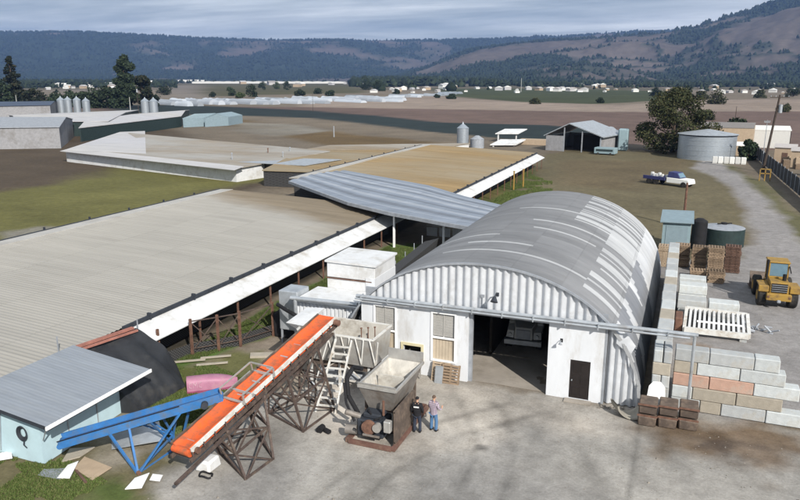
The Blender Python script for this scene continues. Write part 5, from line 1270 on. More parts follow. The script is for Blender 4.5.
m = MB(); m.tube((-20.9,34.6,3.35),(-16.6,34.75,3.4),.13,12); m.tube((-20.6,34.6,0),(-20.6,34.6,3.35),.11,12); m.tube((-21.3,35.5,3.0),(-20.8,34.6,3.35),.13,12); m.build('duct', M['galv'], t)
m = MB(); pts = [Vector((-22.2,35.2,2.6)),Vector((-21.4,34.7,2.55)),Vector((-20.4,34.3,2.4)),Vector((-19.4,34.1,2.1)),Vector((-18.7,34.0,1.5)),Vector((-18.5,33.8,.9))]; m.path(pts, .12, 10); m.build('hose', M['black'], t)
m = MB(); m.prism_y([(-23.2,.0),(-21.2,.0),(-21.0,1.7),(-22.2,2.3),(-23.3,1.5)], 36.2, 39.5); tag(m.build('black_void_fill', M['black'], bev=.1), 'black shape filling the dark void left of the white container', 'heap')  # solid black shape stands in for the dark void here
m = MB(); m.hexa([(-22.6,32.6,.0),(-20.2,33.8,.0),(-20.4,34.3,.0),(-22.9,33.1,.0)], [(-22.6,32.6,.15),(-20.2,33.8,.15),(-20.4,34.3,.15),(-22.9,33.1,.15)]); tag(m.build('concrete_kerb', M['conc_block_tan']), 'low tan concrete kerb lying before the black shape', 'kerb')

# ------------------------------------------------------------------ receiving hopper with ladder
def hopper_shell(x0,x1,y0,y1,z1,bx0,bx1,by0,by1,z0,w=.05):
    m = MB(); o = [(x0,y0,z1),(x1,y0,z1),(x1,y1,z1),(x0,y1,z1)]; b_ = [(bx0,by0,z0),(bx1,by0,z0),(bx1,by1,z0),(bx0,by1,z0)]
    i_ = [(x0+w,y0+w,z1),(x1-w,y0+w,z1),(x1-w,y1-w,z1),(x0+w,y1-w,z1)]; ib = [(bx0+w,by0+w,z0+w),(bx1-w,by0+w,z0+w),(bx1-w,by1-w,z0+w),(bx0+w,by1-w,z0+w)]
    m.v = o+b_+i_+ib
    for k in range(4):
        n_ = (k+1) % 4; m.f += [(k,4+k,4+n_,n_)]; m.mi += [0]; m.f += [(8+k,8+n_,12+n_,12+k)]; m.mi += [1]; m.f += [(k,n_,8+n_,8+k)]; m.mi += [0]
    m.f += [(4,7,6,5),(12,13,14,15)]; m.mi += [0,1]; return m
t = thing('receiving_hopper', 'long dusty steel hopper on legs under the orange conveyor head', 'hopper', (-16, 31.8, 0))
hopper_shell(-18.1,-13.75,30.5,32.9,3.15,-17.9,-13.85,30.75,32.8,1.55).build('bin', parent=t, mats=[M['stainless'], M['dusty_inside']])
m = MB(); 
for a, b_ in (((-18.1,30.5),(-13.75,30.5)),((-13.75,30.5),(-13.75,32.9)),((-13.75,32.9),(-18.1,32.9)),((-18.1,32.9),(-18.1,30.5))): m.bar((*a,3.15),(*b_,3.15),.09)
m.build('rim', M['steel_white'], t)
m = MB(); m.box(-17.7,-14.1,31.0,32.4,1.15,1.7); m.build('trough', M['brown_steel'], t)
m = MB()
for k in range(6):
    x = -17.9+k*.8; m.bar((x,30.43,3.1),(x+.22,30.64,1.7),.06); m.bar((x+.45,30.43,3.1),(x+.22,30.64,1.7),.06)
m.build('gusset', M['steel_white'], t)
for x, y in ((-17.6,31.0),(-14.2,31.0),(-17.6,32.4),(-14.2,32.4),(-15.9,31.0)): m = MB(); m.bar((x,y,0),(x,y,1.75),.12); m.build('leg', M['steel_white'], t)
m = MB(); m.bar((-17.6,31,.5),(-14.2,31,.5),.08); m.bar((-17.6,31,.35),(-15.9,31,1.6),.06); m.bar((-15.9,31,1.6),(-14.2,31,.35),.06); m.build('brace', M['steel_white'], t)
m = MB(); m.hexa([(-18.3,31.0,2.9),(-17.9,31.0,2.9),(-17.9,32.6,3.0),(-18.5,32.6,3.0)], [(-18.9,30.7,3.35),(-17.8,30.6,3.35),(-17.8,33.0,3.6),(-18.9,33.0,3.5)]); m.build('chute', M['white_sheet'], t)
rr = random.Random(2)
for k in range(3): m = MB(); x = -14.9+k*.3; m.tube((x,31.6+.2*k,2.2),(x,31.6+.2*k,3.25),.03,8); m.tube((x,31.6+.2*k,3.25),(x,31.6+.2*k,3.3),.06,8); m.build('valve', M['rust'], t)
m = MB(); m.box(-17.3,-16.1,31.2,32.2,.15,.9); m.tube((-15.6,31.6,.5),(-14.8,31.6,.5),.3,14); m.build('drive_motor', M['galv_dull'], t, bev=.03)
m = MB(); 
for k in range(9): a = Vector((-17.8+rr.uniform(0,3.4), 30.6+rr.uniform(-.3,.6), .05+rr.uniform(0,.5))); m.tube(a, a+Vector((rr.uniform(-1,1),rr.uniform(-.4,.4),rr.uniform(-.05,.5))), rr.uniform(.03,.07), 7)
m.build('pipework', M['galv_dull'], t)
t = thing('stair_ladder', 'pale steel ladder leaning on the front of the long hopper', 'ladder', (-15.5, 29, 0))
A0, A1 = Vector((-15.75,28.0,0)), Vector((-15.75,30.35,3.0)); B0 = A0+Vector((1.0,.15,0)); B1 = A1+Vector((.85,.1,0))
for p, q_ in ((A0,A1),(B0,B1)): m = MB(); m.bar(p,q_,.07,.12); m.build('rail', M['steel_white'], t)
m = MB()
for k in range(1, 10): a = A0.lerp(A1,k/10); b_ = B0.lerp(B1,k/10); m.bar(a,b_,.16,.04)
each(m, 'rung', M['steel_white'], t)
m = MB(); m.bar(A0.lerp(A1,.2)+Vector((0,0,.0)), A0.lerp(A1,.2)+Vector((-.05,-.25,.95)),.045); m.bar(A0.lerp(A1,.2)+Vector((-.05,-.25,.95)), A1+Vector((-.05,-.2,.9)),.045); m.bar(A1, A1+Vector((-.05,-.2,.9)),.045); m.build('handrail', M['steel_white'], t)
m = MB(); 
for k in range(7): m.bar((-16.45,28.6+.0*k,.15+k*.3),(-16.05,28.6,.15+k*.3),.04)
m.bar((-16.45,28.6,0),(-16.45,28.6,2.2),.05); m.bar((-16.05,28.6,0),(-16.05,28.6,2.2),.05)
tag(m.build('small_rack', M['dark_truss']), 'narrow dark rack of rungs standing left of the pale ladder', 'rack')

# ------------------------------------------------------------------ feeder hopper machine in front
t = thing('feeder_hopper', 'open steel feeder hopper with engine on a red skid before the barn', 'hopper', (-12.0, 28.6, 0), 0)
hx0,hx1,hy0,hy1 = -12.85,-11.0,26.8,30.4
hopper_shell(hx0,hx1,hy0,hy1,2.42,hx0+.4,hx1-.25,hy0+.3,hy1-.8,1.3).build('bin', parent=t, mats=[M['hopper_outer'], M['dusty_inside']])
m = MB(); 
for a, b_ in (((hx0,hy0),(hx1,hy0)),((hx1,hy0),(hx1,hy1)),((hx1,hy1),(hx0,hy1)),((hx0,hy1),(hx0,hy0))): m.bar((*a,2.43),(*b_,2.43),.1,.12)
m.build('rim', M['stainless'], t)
m = MB(); m.hexa([(hx0,hy0,2.49),(hx1,hy0,2.49),(hx1,hy0+.05,2.49),(hx0,hy0+.05,2.49)], [(hx0,hy0-.05,2.62),(hx1,hy0-.05,2.62),(hx1,hy0,2.62),(hx0,hy0,2.62)]); m.hexa([(hx0,hy1-.05,2.49),(hx1,hy1-.05,2.49),(hx1,hy1,2.49),(hx0,hy1,2.49)], [(hx0,hy1,2.95),(hx1,hy1,2.95),(hx1,hy1+.05,2.95),(hx0,hy1+.05,2.95)]); each(m, 'splash_board', M['stainless'], t)
m = MB(); m.box(hx0+.3,hx1-.25,28.4,28.46,1.7,2.4); m.build('divider', M['dusty_inside'], t)
m = MB(); m.hexa([(hx0+.45,hy0+.4,1.36),(hx1-.32,hy0+.4,1.36),(hx1-.32,hy1-.88,1.36),(hx0+.45,hy1-.88,1.36)], [(hx0+.42,hy0+.36,1.5),(hx1-.28,hy0+.36,1.45),(hx1-.30,hy1-.8,1.55),(hx0+.42,hy1-.8,1.6)]); m.build('dusty_load', M['dusty_inside'], t)
for x, y in ((-12.7,27.4),(-11.3,27.4),(-12.7,30.0),(-11.3,30.0)): m = MB(); m.bar((x,y,.2),(x,y,1.75),.12); m.build('leg', M['brown_steel'], t)
m = MB(); m.bar((-13.0,25.9,.12),(-13.0,30.4,.12),.16,.2); m.bar((-10.75,25.9,.12),(-10.75,30.4,.12),.16,.2)
for y in (25.9,27.5,29.4,30.4): m.bar((-12.915,y,.12),(-10.835,y,.12),.15,.19)
m.build('skid', mat('red_skid', (.13,.07,.055), .8, dirt=(.2,.14,.1), dscale=3), t)
e = MB(); e.box(-12.7,-11.4,26.3,27.4,.25,1.05); e.box(-12.5,-11.6,26.5,27.3,1.05,1.3); eo = e.build('engine', M['dark_trim'], t, bev=.06)
e = MB(); e.tube((-12.05,26.28,.8),(-12.05,26.1,.8),.33,16); e.build('flywheel', M['rust'], eo); e = MB(); e.tube((-11.6,26.25,.9),(-11.6,26.0,.9),.2,14); e.build('air_filter', M['stainless'], eo)
e = MB(); e.tube((-12.6,26.5,1.1),(-13.2,26.2,1.35),.13,12); e.tube((-13.2,26.2,.5),(-12.7,26.3,.5),.22,14); e.tube((-12.3,26.1,.45),(-11.5,26.1,.45),.06,8); e.build('manifold', M['hopper_outer'], eo)
rr = random.Random(17)
for k in range(7):
    a = Vector((-12.9+rr.uniform(0,1.6), 26.15+rr.uniform(-.1,.5), .3+rr.uniform(0,1.0))); b_ = a+Vector((rr.uniform(-.5,.5), rr.uniform(-.2,.3), rr.uniform(-.5,.4))); b_.z = max(.25, b_.z); e = MB(); e.path([a, (a+b_)/2+Vector((0,-.12,.1)), b_], rr.uniform(.025,.05), 8); e.build('engine_hose', M['black'], eo)
m = MB(); pts = [Vector((-12.9,26.9,1.0)),Vector((-13.4,26.9,1.8)),Vector((-13.6,27.2,2.5)),Vector((-13.4,27.5,2.95)),Vector((-12.9,27.4,3.0))]; m.path(pts, .11, 10); m.path([Vector((-13.6,26.9,2.4)),Vector((-13.3,26.5,1.6)),Vector((-12.8,26.3,.9))], .06, 8); m.build('hose', M['black'], t)
m = MB(); m.box(-10.85,-10.78,26.2,28.6,.25,1.75); m.bar((-10.81,26.2,1.75),(-10.81,28.6,1.75),.1); m.bar((-10.81,26.2,.25),(-10.81,28.6,.25),.1); m.build('side_guard', M['brown_steel'], t)
m = MB(); m.box(-11.25,-10.92,25.95,26.25,.8,1.35); m.build('control_box', M['stainless'], t, bev=.04)
m = MB(); m.tube((-11.5,26.6,1.3),(-11.5,26.6,2.0),.06,8); m.build('exhaust', M['rust'], t)
m = MB(); m.tube((-14.6,26.2,.12),(-14.6,26.6,.12),.16,10); m.tube((-14.35,26.4,.1),(-14.1,26.3,.1),.12,10); tag(m.build('black_bucket', M['black']), 'small black bucket tipped over in the hopper shadow', 'bucket')
# outlet belt from the feeder into the wall hatch
t = thing('hatch_conveyor', 'short twin-rail belt running from the feeder hopper into the wall hatch', 'conveyor', (-12.6, 32.6, 0))
p, q_ = Vector((-12.0,30.6,1.35)), Vector((-13.0,34.8,1.15)); d = (q_-p).normalized(); s_ = d.cross(Vector((0,0,1))).normalized()
m = MB(); m.bar(p,q_,.55,.06); m.build('belt', M['rubber'], t)
for k in (-1, 1): m = MB(); m.bar(p+s_*k*.36,q_+s_*k*.36,.06,.22); m.build('side_rail', M['stainless'], t)
for k in (.25, .7):
    a = p.lerp(q_, k)
    for s in (-1, 1): m = MB(); b_ = a+s_*s*.36; m.bar(b_-Vector((0,0,.08)), (b_.x, b_.y, 0), .07); m.build('leg', M['stainless'], t)

# ------------------------------------------------------------------ orange belt conveyor on two trestles
t = thing('orange_conveyor', 'long inclined orange belt conveyor on dark steel trestles', 'conveyor', (-16.5, 25, 0))
L0, L1 = Vector((-17.45,20.2,1.75)), Vector((-16.15,30.2,4.15)); D = (L1-L0).normalized(); S = D.cross(Vector((0,0,1))).normalized(); U = S.cross(D).normalized()
def cv(u, s, h): return L0+(L1-L0)*u+S*s+U*h
m = MB()                                                    # troughed belt with folded end rolls
nu = 60; pr_ = [(-.48,.1),(-.42,.12),(-.2,.0),(.2,.0),(.42,.12),(.48,.1)]
for i in range(nu+1):
    for s, h in pr_: m.v.append(cv(i/nu, s, h+.012*math.sin(i*.9)))
for i in range(nu):
    for j in range(len(pr_)-1): a = i*len(pr_)+j; m.f.append((a,a+1,a+len(pr_)+1,a+len(pr_)))
m.mi = [0]*len(m.f)
m.tube(cv(0,-.46,-.1), cv(0,.46,-.1), .16, 14); m.tube(cv(1,-.46,-.1), cv(1,.46,-.1), .16, 14); m.add([cv(0,-.42,-.26),cv(0,.42,-.26),cv(1,.42,-.26),cv(1,-.42,-.26),cv(0,-.42,-.28),cv(0,.42,-.28),cv(1,.42,-.28),cv(1,-.42,-.28)], [(0,1,2,3),(7,6,5,4)])
m.build('belt', M['orange'], t)
for s, mm in ((-1,'brown_steel'), (1,'steel_white')):
    m = MB(); m.bar(cv(.0,s*.54,.05), cv(1.0,s*.54,.05), .07, .2); m.build('side_rail', M[mm], t)
m = MB(); m.bar(cv(-.02,.58,-.3), cv(1.0,.58,-.3), .1, .14); m.bar(cv(-.02,-.5,-.42), cv(.97,-.5,-.42), .1, .14); m.bar(cv(-.12,.72,-.5), cv(.95,.62,-.5), .12, .1)
for k in range(17): m.bar(cv(k/16,.58,-.3), cv(k/16,.56,0), .06); m.bar(cv(k/16,.58,-.3), cv(k/16,-.5,-.42), .06)
m.build('truss', M['dark_truss'], t)
for k in range(10): m = MB(); m.tube(cv(.05+k*.1,-.5,-.05), cv(.05+k*.1,.5,-.05), .06, 8); m.build('roller', M['galv_dull'], t)
m = MB(); m.box(-.2,.2,-.2,.2,0,.3) if False else m.tube(cv(.98,.6,-.05), cv(.98,.85,-.05), .16, 12); m.tube(cv(.02,.6,-.05), cv(.02,.72,-.05), .13, 12); m.build('drive_drum', M['rust'], t)
def trestle(feet, tops, nm='trestle', levels=2, mm='dark_truss', w=.1):
    m = MB(); F_ = [Vector((*f,0)) for f in feet]; T_ = [Vector(p) for p in tops]
    for a, b_ in zip(F_, T_): m.bar(a, b_, w)
    for i in range(4):
        j = (i+1) % 4
        for l in range(levels):
            u0, u1 = l/levels, (l+1)/levels; a0, a1, b0, b1 = F_[i].lerp(T_[i],u0), F_[i].lerp(T_[i],u1), F_[j].lerp(T_[j],u0), F_[j].lerp(T_[j],u1)
            m.bar(a0+Vector((0,0,.06)), b0+Vector((0,0,.06)), w*.8); m.bar(a0, b1, w*.65); m.bar(b0, a1, w*.65)
    return m.build(nm, M[mm], t)
trestle([(-17.7,22.9),(-15.5,21.6),(-15.3,23.4),(-17.6,25.4)], [cv(.18,-.5,-.45),cv(.18,.6,-.4),cv(.42,.6,-.4),cv(.42,-.5,-.45)])
trestle([(-17.8,27.0),(-15.3,26.0),(-15.0,28.6),(-17.4,29.3)], [cv(.58,-.5,-.45),cv(.58,.6,-.4),cv(.82,.6,-.4),cv(.82,-.5,-.45)])
m = MB(); m.bar(cv(.36,-.62,.1), cv(.36,.66,.1), .09); m.bar(cv(.50,-.62,.1), cv(.50,.66,.1), .09)      # loading frame over the belt
for u in (.30,.50):
    for s in (-.62,.66): m.bar(cv(u,s,.05), cv(u,s,.55), .06)
m.bar(cv(.30,.66,.55), cv(.50,.66,.55), .06); m.bar(cv(.30,-.62,.55), cv(.50,-.62,.55), .06); m.bar(cv(.50,-.62,.55), cv(.50,.66,.55), .06)
m.bar(cv(.30,-.62,.12), cv(.30,.66,.12), .12, .05)
m.build('loading_frame', M['stainless'], t)
m = MB(); m.bar(cv(.31,-.66,.0),cv(.49,-.66,.0),.04,.3); m.build('feed_lip', M['stainless'], t)

# blue conveyor
t = thing('blue_conveyor', 'short bright blue inclined conveyor beside the pale blue shed', 'conveyor', (-20, 21, 0))
K0, K1 = Vector((-23.05,19.45,1.2)), Vector((-17.7,23.2,2.6)); D2 = (K1-K0).normalized(); S2 = D2.cross(Vector((0,0,1))).normalized(); U2 = S2.cross(D2).normalized()
def cw(u, s, h): return K0+(K1-K0)*u+S2*s+U2*h
for s in (-1, 1): m = MB(); m.bar(cw(0,s*.34,.1), cw(1,s*.34,.1), .06, .36, up=(0,0,1)); m.build('side_panel', M['blue_paint'], t)
m = MB(); m.bar(cw(.01,0,.02), cw(.99,0,.02), .6, .05); m.build('belt', mat('blue_belt', (.03,.07,.17), .7), t)
m = MB(); m.tube(cw(0,-.32,.0), cw(0,.32,.0), .12, 12); m.tube(cw(1,-.32,.0), cw(1,.32,.0), .12, 12); m.build('end_drum', M['blue_paint'], t)
m = MB(); m.bar(cw(.0,.42,.3), cw(.75,.42,.3), .03); m.build('cable', M['black'], t)
f1_, f2_ = Vector((-19.9,20.3,0)), Vector((-20.9,22.9,.0))
m = MB()
for u in (.3,.42): m.bar(f1_, cw(u,.34,-.05), .09)
for u in (.42,.5,.6,.72): m.bar(f2_+Vector((.8,-.1,.5)), cw(u,-.34,-.05), .07)
m.bar(f1_, cw(.74,.34,-.05), .08); m.bar(f1_, f2_+Vector((1.1,0,0.05)), .07); m.bar(f2_+Vector((1.1,0,0)), cw(.8,-.34,-.05), .08); m.bar(f2_+Vector((.8,-.1,.5)), f1_+Vector((0,0,.1)), .07); m.bar(f2_+Vector((.8,-.1,.0)), cw(.55,.34,-.05), .07)
m.bar(f2_+Vector((.8,-.1,0)), f2_+Vector((.8,-.1,.55)), .08)
m.build('undercarriage', M['blue_paint'], t)
m = MB(); m.tube(f1_+Vector((0,0,.08)), f1_+Vector((.12,-.05,.08)), .09, 10); m.build('foot', M['rust'], t)
m = MB(); m.box(-.3,.3,-.3,.3,0,.3) if False else m.tube(cw(.9,.36,.05), cw(.9,.6,.05), .15, 12); m.build('motor', M['dark_trim'], t)

# pink tub beyond the blue conveyor
t = thing('pink_tub', 'pink upturned tub with faded lettering beyond the blue conveyor', 'tub', (-22.2, 28.4, 0), R(38))
m = LB(); nL = 20; sec = 10
for i in range(nL+1):
    u = i/nL; w = .42*(1-max(0,(u-.55)/.45)**2.2*.75)*(1 if u > .04 else .9); hgt_ = .62*(1-max(0,(u-.35)/.65)**2*.45)
    for k in range(sec+1):
        a = math.pi*k/sec; c = math.cos(a); s = math.sin(a); m.v.append((-1.25+2.6*u, -w*math.copysign(abs(c)**.45, c), .12+hgt_*s**.5))
for i in range(nL):
    for k in range(sec): a = i*(sec+1)+k; m.f.append((a,a+1,a+sec+2,a+sec+1))
m.f.append(tuple(range(sec+1))); m.f.append(tuple(range(nL*(sec+1),(nL+1)*(sec+1)))[::-1]); m.mi = [0]*len(m.f); m.build('hull', M['pink'], t)
m = LB()
def seg(x0,z0,x1,z1): m.bar((x0,-.435,z0),(x1,-.435,z1),.012,.022, up=(0,0,1))
for a in ((-1.12,.55,-1.0,.6),(-1.12,.55,-1.12,.35),(-1.12,.35,-1.0,.3),(-.92,.3,-.9,.6),(-.9,.6,-.82,.42),(-.82,.42,-.74,.6),(-.74,.6,-.72,.3),(-.62,.55,-.5,.6),(-.62,.55,-.62,.35),(-.62,.35,-.5,.3)): seg(*a)
m.build('lettering', mat('faded_letter', (.52,.36,.42), .6), t)
m = LB(); m.box(-1.25,1.2,-.46,.46,.0,.12); m.build('gunwale', mat('pink_dark', (.25,.06,.12), .6), t)

# scrap sheets by the shed
def flat(name, label, cat, pts, mm, th=.03, z=.02, tilt=None):
    m = MB(); q_ = [(x, y, z+th+(tilt[i] if tilt else 0)) for i, (x, y) in enumerate(pts)]; m.slab(q_, th); o = m.build(name, M[mm]); return tag(o, label, cat)
g2 = lambda *a: [G(*p) for p in a]
flat('cardboard_sheet', 'flat grey-tan cardboard sheet on the grass before the blue conveyor', 'sheet', g2((74,470),(92,481),(112,470),(85,460)), 'tan_box', tilt=[.05,0,.08,.12])
flat('crumpled_sheet', 'white torn sheet lying left of the cardboard', 'sheet', g2((57,479),(70,480),(79,465),(68,467)), 'white_mark', tilt=[0,.05,.15,.05])
flat('blue_sheet', 'dark blue-grey sheet lying on the grass by the shed corner', 'sheet', g2((38,476),(60,480),(72,469),(44,470)), 'shed_roof')
flat('foil_sheet', 'grey sheet under the blue conveyor frame', 'sheet', g2((112,452),(165,447),(160,432),(112,440)), 'galv', tilt=[.1,.3,.5,.2])
flat('white_scrap', 'white plastic scrap at the foot of the blue frame', 'scrap', g2((125,490),(142,491),(150,478),(135,480)), 'white_mark', tilt=[0,.1,.2,.05])
flat('white_scrap', 'small white offcut right of the blue frame foot', 'scrap', g2((150,484),(153,477),(163,476),(160,483)), 'white_mark', tilt=[.15,.1,.0,.05])
flat('white_scrap', 'white scraps piled against the shed front wall', 'scrap', g2((0,462),(13,462),(12,454),(0,455)), 'white_mark', tilt=[.05,.15,.1,.05])
flat('concrete_slab', 'tan broken concrete slab beside the shed corner', 'slab', g2((62,463),(80,458),(95,448),(70,450)), 'conc_block_tan', .06)
m = MB(); m.bar((*G(75,470),.06),(*G(86,484),.08),.1,.06); tag(m.build('dark_stake', M['wood_dark']), 'dark wooden stake lying across the cardboard sheet', 'stake')
m = MB(); x, y = G(208,470); m.hexa([(x-.5,y-.3,0),(x+.3,y-.3,0),(x+.3,y+.6,0),(x-.5,y+.6,0)], [(x-.3,y-.2,.5),(x+.2,y-.2,.45),(x+.35,y+.4,.6),(x-.4,y+.5,.5)]); tag(m.build('white_bag', M['white_sheet'], bev=.08), 'crumpled white bag between the orange belt end and trestle', 'bag')
m = MB(); x, y = G(206,477); m.path([Vector((x+.3*math.cos(a),y+.2*math.sin(a),.1+.05*math.sin(a*3))) for a in [k*.5 for k in range(13)]], .04, 6); tag(m.build('cable_loop', M['black']), 'loop of black cable in front of the crumpled white bag', 'cable')
m = MB(); x, y = G(640,470)

# ------------------------------------------------------------------ grass blades
def blades(poly, n, h, seed, thr=.35, name='grass', label=''):
    r = np.random.default_rng(seed); P = np.array(poly); lo, hi = P.min(0), P.max(0)
    pts = r.uniform(lo, hi, (n*4, 2)); d = sdf(pts[:,0], pts[:,1], [tuple(p) for p in poly]); f = fbm(pts[:,0]*.6, pts[:,1]*.6, 4, seed)
    pts = pts[(d > .05) & (f > thr)][:n]; n = len(pts); a = r.uniform(0, 6.28, n); hh = h*r.uniform(.4, 1.3, n); w = .022+0*a; ln = r.normal(0, .4, (n, 2))*hh[:, None]
    v = np.zeros((n, 3, 3)); v[:,0,0] = pts[:,0]-np.cos(a)*w; v[:,0,1] = pts[:,1]-np.sin(a)*w; v[:,1,0] = pts[:,0]+np.cos(a)*w; v[:,1,1] = pts[:,1]+np.sin(a)*w; v[:,2,:2] = pts+ln; v[:,2,2] = hh
    me = bpy.data.meshes.new(name); me.vertices.add(3*n); me.vertices.foreach_set('co', v.astype(np.float32).ravel()); me.loops.add(3*n); me.loops.foreach_set('vertex_index', np.arange(3*n, dtype=np.int32))
    me.polygons.add(n); me.polygons.foreach_set('loop_start', np.arange(0,3*n,3,dtype=np.int32)); me.polygons.foreach_set('loop_total', np.full(n,3,np.int32)); me.update(calc_edges=True); me.materials.append(M['grass'])
    o = bpy.data.objects.new(name, me); C.objects.link(o); tag(o, label, 'grass'); struct(o, 'stuff')
blades([(-30,13),(-18.6,13),(-18.9,18.6),(-22,20),(-25,20.2),(-30,19)], 60000, .08, 5, .42, label='patchy grass in front of the pale blue shed')
blades([(-24,24.6),(-22,22.8),(-20.8,23.2),(-19.8,26),(-20.8,30),(-24,31),(-26,29.8),(-23.4,28)], 30000, .09, 6, .42, label='rough grass around the black tarpaulin')
blades([(-27,30),(-26,31),(-23.6,36.5),(-22.8,42),(-20.5,48),(-18.6,57),(-17.3,62),(-25.2,62),(-25.6,36)], 60000, .14, 7, .45, label='green grass strip beside the long barn eave')
blades([(-26.8,29.5),(-25.2,31.5),(-23.9,36),(-23.2,46),(-22,56),(-26,62),(-26.6,40)], 70000, .16, 17, .3, label='bright green weeds directly under the long barn awning')
blades([(-23.4,80),(-23.4,118),(-19,112),(-15.5,92),(-16.5,76)], 30000, .25, 8, .4, label='green grass beside the tan-roofed barn')

# loose stones over the yard
r_ = np.random.default_rng(77); n = 5200; P = np.stack([r_.uniform(-19, 9, n), r_.uniform(14, 56, n)], 1); f = fbm(P[:,0]*.4, P[:,1]*.4, 4, 12); ok = (f > .5) & ((P[:,1] < 33) | (P[:,0] > 5.5)); P = P[ok]; n = len(P)
sz = r_.uniform(.012, .045, n)*np.where(r_.random(n) > .96, 2.2, 1.); v = np.zeros((n, 5, 3))
for k in range(4): a = k*math.pi/2+r_.uniform(-.5,.5,n); v[:,k,0] = P[:,0]+np.cos(a)*sz; v[:,k,1] = P[:,1]+np.sin(a)*sz
v[:,:4,2] = -.005; v[:,4,:2] = P; v[:,4,2] = sz*.8
m = LB(); m.v = [tuple(p) for p in v.reshape(-1, 3)]; m.f = [(5*i+a, 5*i+(a+1)%4, 5*i+4) for i in range(n) for a in range(4)]; m.mi = [0]*len(m.f)
o = m.build('loose_stones', M['rubble'], smooth=False); tag(o, 'loose small stones scattered over the dusty yard', 'stones'); struct(o, 'stuff')

# ------------------------------------------------------------------ people
def skinned(name, chain, m, parent, sub=2):
    # chain: list of (point, radius, parent index)
    me = bpy.data.meshes.new(name); me.from_pydata([c[0] for c in chain], [(c[2], i) for i, c in enumerate(chain) if c[2] is not None], [])
    me.materials.append(m); o = bpy.data.objects.new(name, me); C.objects.link(o); o.parent = parent
    md = o.modifiers.new('skin', 'SKIN'); md.use_smooth_shade = True
    if not me.skin_vertices: me.skin_vertices.new()
    sv = me.skin_vertices[0].data
    for i, c in enumerate(chain):
        r_ = c[1]; sv[i].radius = (r_, r_) if not isinstance(r_, tuple) else r_; sv[i].use_root = (i == 0)
    s = o.modifiers.new('sub', 'SUBSURF'); s.levels = sub; s.render_levels = sub
    return o
def person(label, loc, rz, top, legs, hairm, elbowR, capped, mark):
    # faces +Y in its own frame
    t = thing('person', label, 'person', loc, rz)
    sh, hip, kn, an = 1.43, .93, .5, .08
    Lh, Rh = elbowR
    body = [((0,0,.96),.10,None), ((0,0,1.15),(.125,.085),0), ((0,-.01,1.35),(.165,.11),1), ((0,0,1.46),.075,2), ((0,.01,1.54),.058,3), ((0,.02,1.62),(.07,.085),4), ((0,.02,1.72),(.068,.08),5),
        ((-.17,0,1.41),.07,2), Lh[0]+(7,), Lh[1]+(8,), Lh[2]+(9,), ((.17,0,1.41),.07,2), Rh[0]+(11,), Rh[1]+(12,), Rh[2]+(13,),
        ((-.1,0,.88),.08,0), ((-.12,.02,.5),.062,15), ((-.12,-.01,.1),.042,16), ((-.13,.13,.045),.04,17), ((.1,0,.88),.08,0), ((.13,.03,.5),.062,19), ((.14,-.01,.1),.042,20), ((.16,.13,.045),.04,21)]
    for hi_ in (10, 14):                                     # fingers and thumb
        hp = Vector(body[hi_][0]); fp_ = Vector(body[hi_-1][0]); d = (hp-fp_).normalized(); side = d.cross(Vector((0,0,1))); side = side.normalized() if side.length > .1 else Vector((0,1,0))
        for k, ln in zip((-.028,-.01,.01,.028), (.065,.078,.074,.06)):
            b0 = len(body); q1 = hp+d*ln*.55+side*k*1.1+Vector((0,0,-.004)); q2 = q1+d*ln*.5+Vector((0,.012,-.012)); body.append((tuple(q1),.010,hi_)); body.append((tuple(q2),.008,b0))
        b0 = len(body); q1 = hp+side*(.04 if hi_ == 10 else -.04)+d*.005; q2 = q1+d*.04; body.append((tuple(q1),.012,hi_)); body.append((tuple(q2),.010,b0))
    skinned('body', body, M['skin'], t, 1)
    m = LB(); m.tube((0,.105,1.66),(0,.128,1.645),.014,8,.018); m.build('nose', M['skin'], t)
    for s in (-1, 1):
        m = LB(); m.tube((s*.075,.015,1.665),(s*.09,.005,1.67),.028,8,.03); m.build('ear', M['skin'], t)
        m = LB(); m.tube((s*.03,.095,1.685),(s*.03,.103,1.685),.012,8); m.build('eye', M['black'], t)
    m = LB(); m.bar((-.025,.103,1.605),(.025,.103,1.605),.008,.01); m.build('mouth', M['rust'], t)
    tp = [((0,0,.80),(.20,.17),None), ((0,0,1.12),(.20,.165),0), ((0,-.01,1.34),(.22,.17),1), ((0,0,1.50),(.105,.10),2),
          ((-.18,0,1.40),.10,2), Lh[0]+(4,), Lh[1]+(5,), ((.18,0,1.40),.10,2), Rh[0]+(7,), Rh[1]+(8,)]
    def fat(c, r_): return (c[0], r_, c[2])
    tp[5] = fat(tp[5], .062); tp[6] = fat(tp[6], .05); tp[8] = fat(tp[8], .062); tp[9] = fat(tp[9], .05)
    j = skinned('jacket' if mark else 'shirt', tp, top, t, 2)
    skinned('trousers', [((0,0,.97),(.165,.14),None), ((-.09,0,.84),.11,0), ((-.12,.02,.5),.085,1), ((-.12,-.01,.05),.08,2), ((.09,0,.84),.11,0), ((.13,.03,.5),.085,4), ((.14,-.01,.05),.08,5)], legs, t, 2)
    def ring(nm, mm, rows_):
        q = LB(); k_ = 18
        for z_, ra, rb_ in rows_:
            for i in range(k_): a = 2*math.pi*i/k_; q.v.append((ra*math.cos(a), rb_*math.sin(a), z_))
        for r_ in range(len(rows_)-1):
            for i in range(k_): q.f.append((r_*k_+i, r_*k_+(i+1)%k_, (r_+1)*k_+(i+1)%k_, (r_+1)*k_+i))
        q.f += [tuple(range(k_)), tuple(range((len(rows_)-1)*k_, len(rows_)*k_))]; q.mi = [0]*len(q.f); q.build(nm, mm, t)
    ring('hem', top, [(.84,.185,.15),(.92,.19,.155),(1.05,.175,.145),(1.15,.15,.12)])
    ring('collar', top, [(1.38,.12,.10),(1.46,.088,.085),(1.52,.07,.072)])
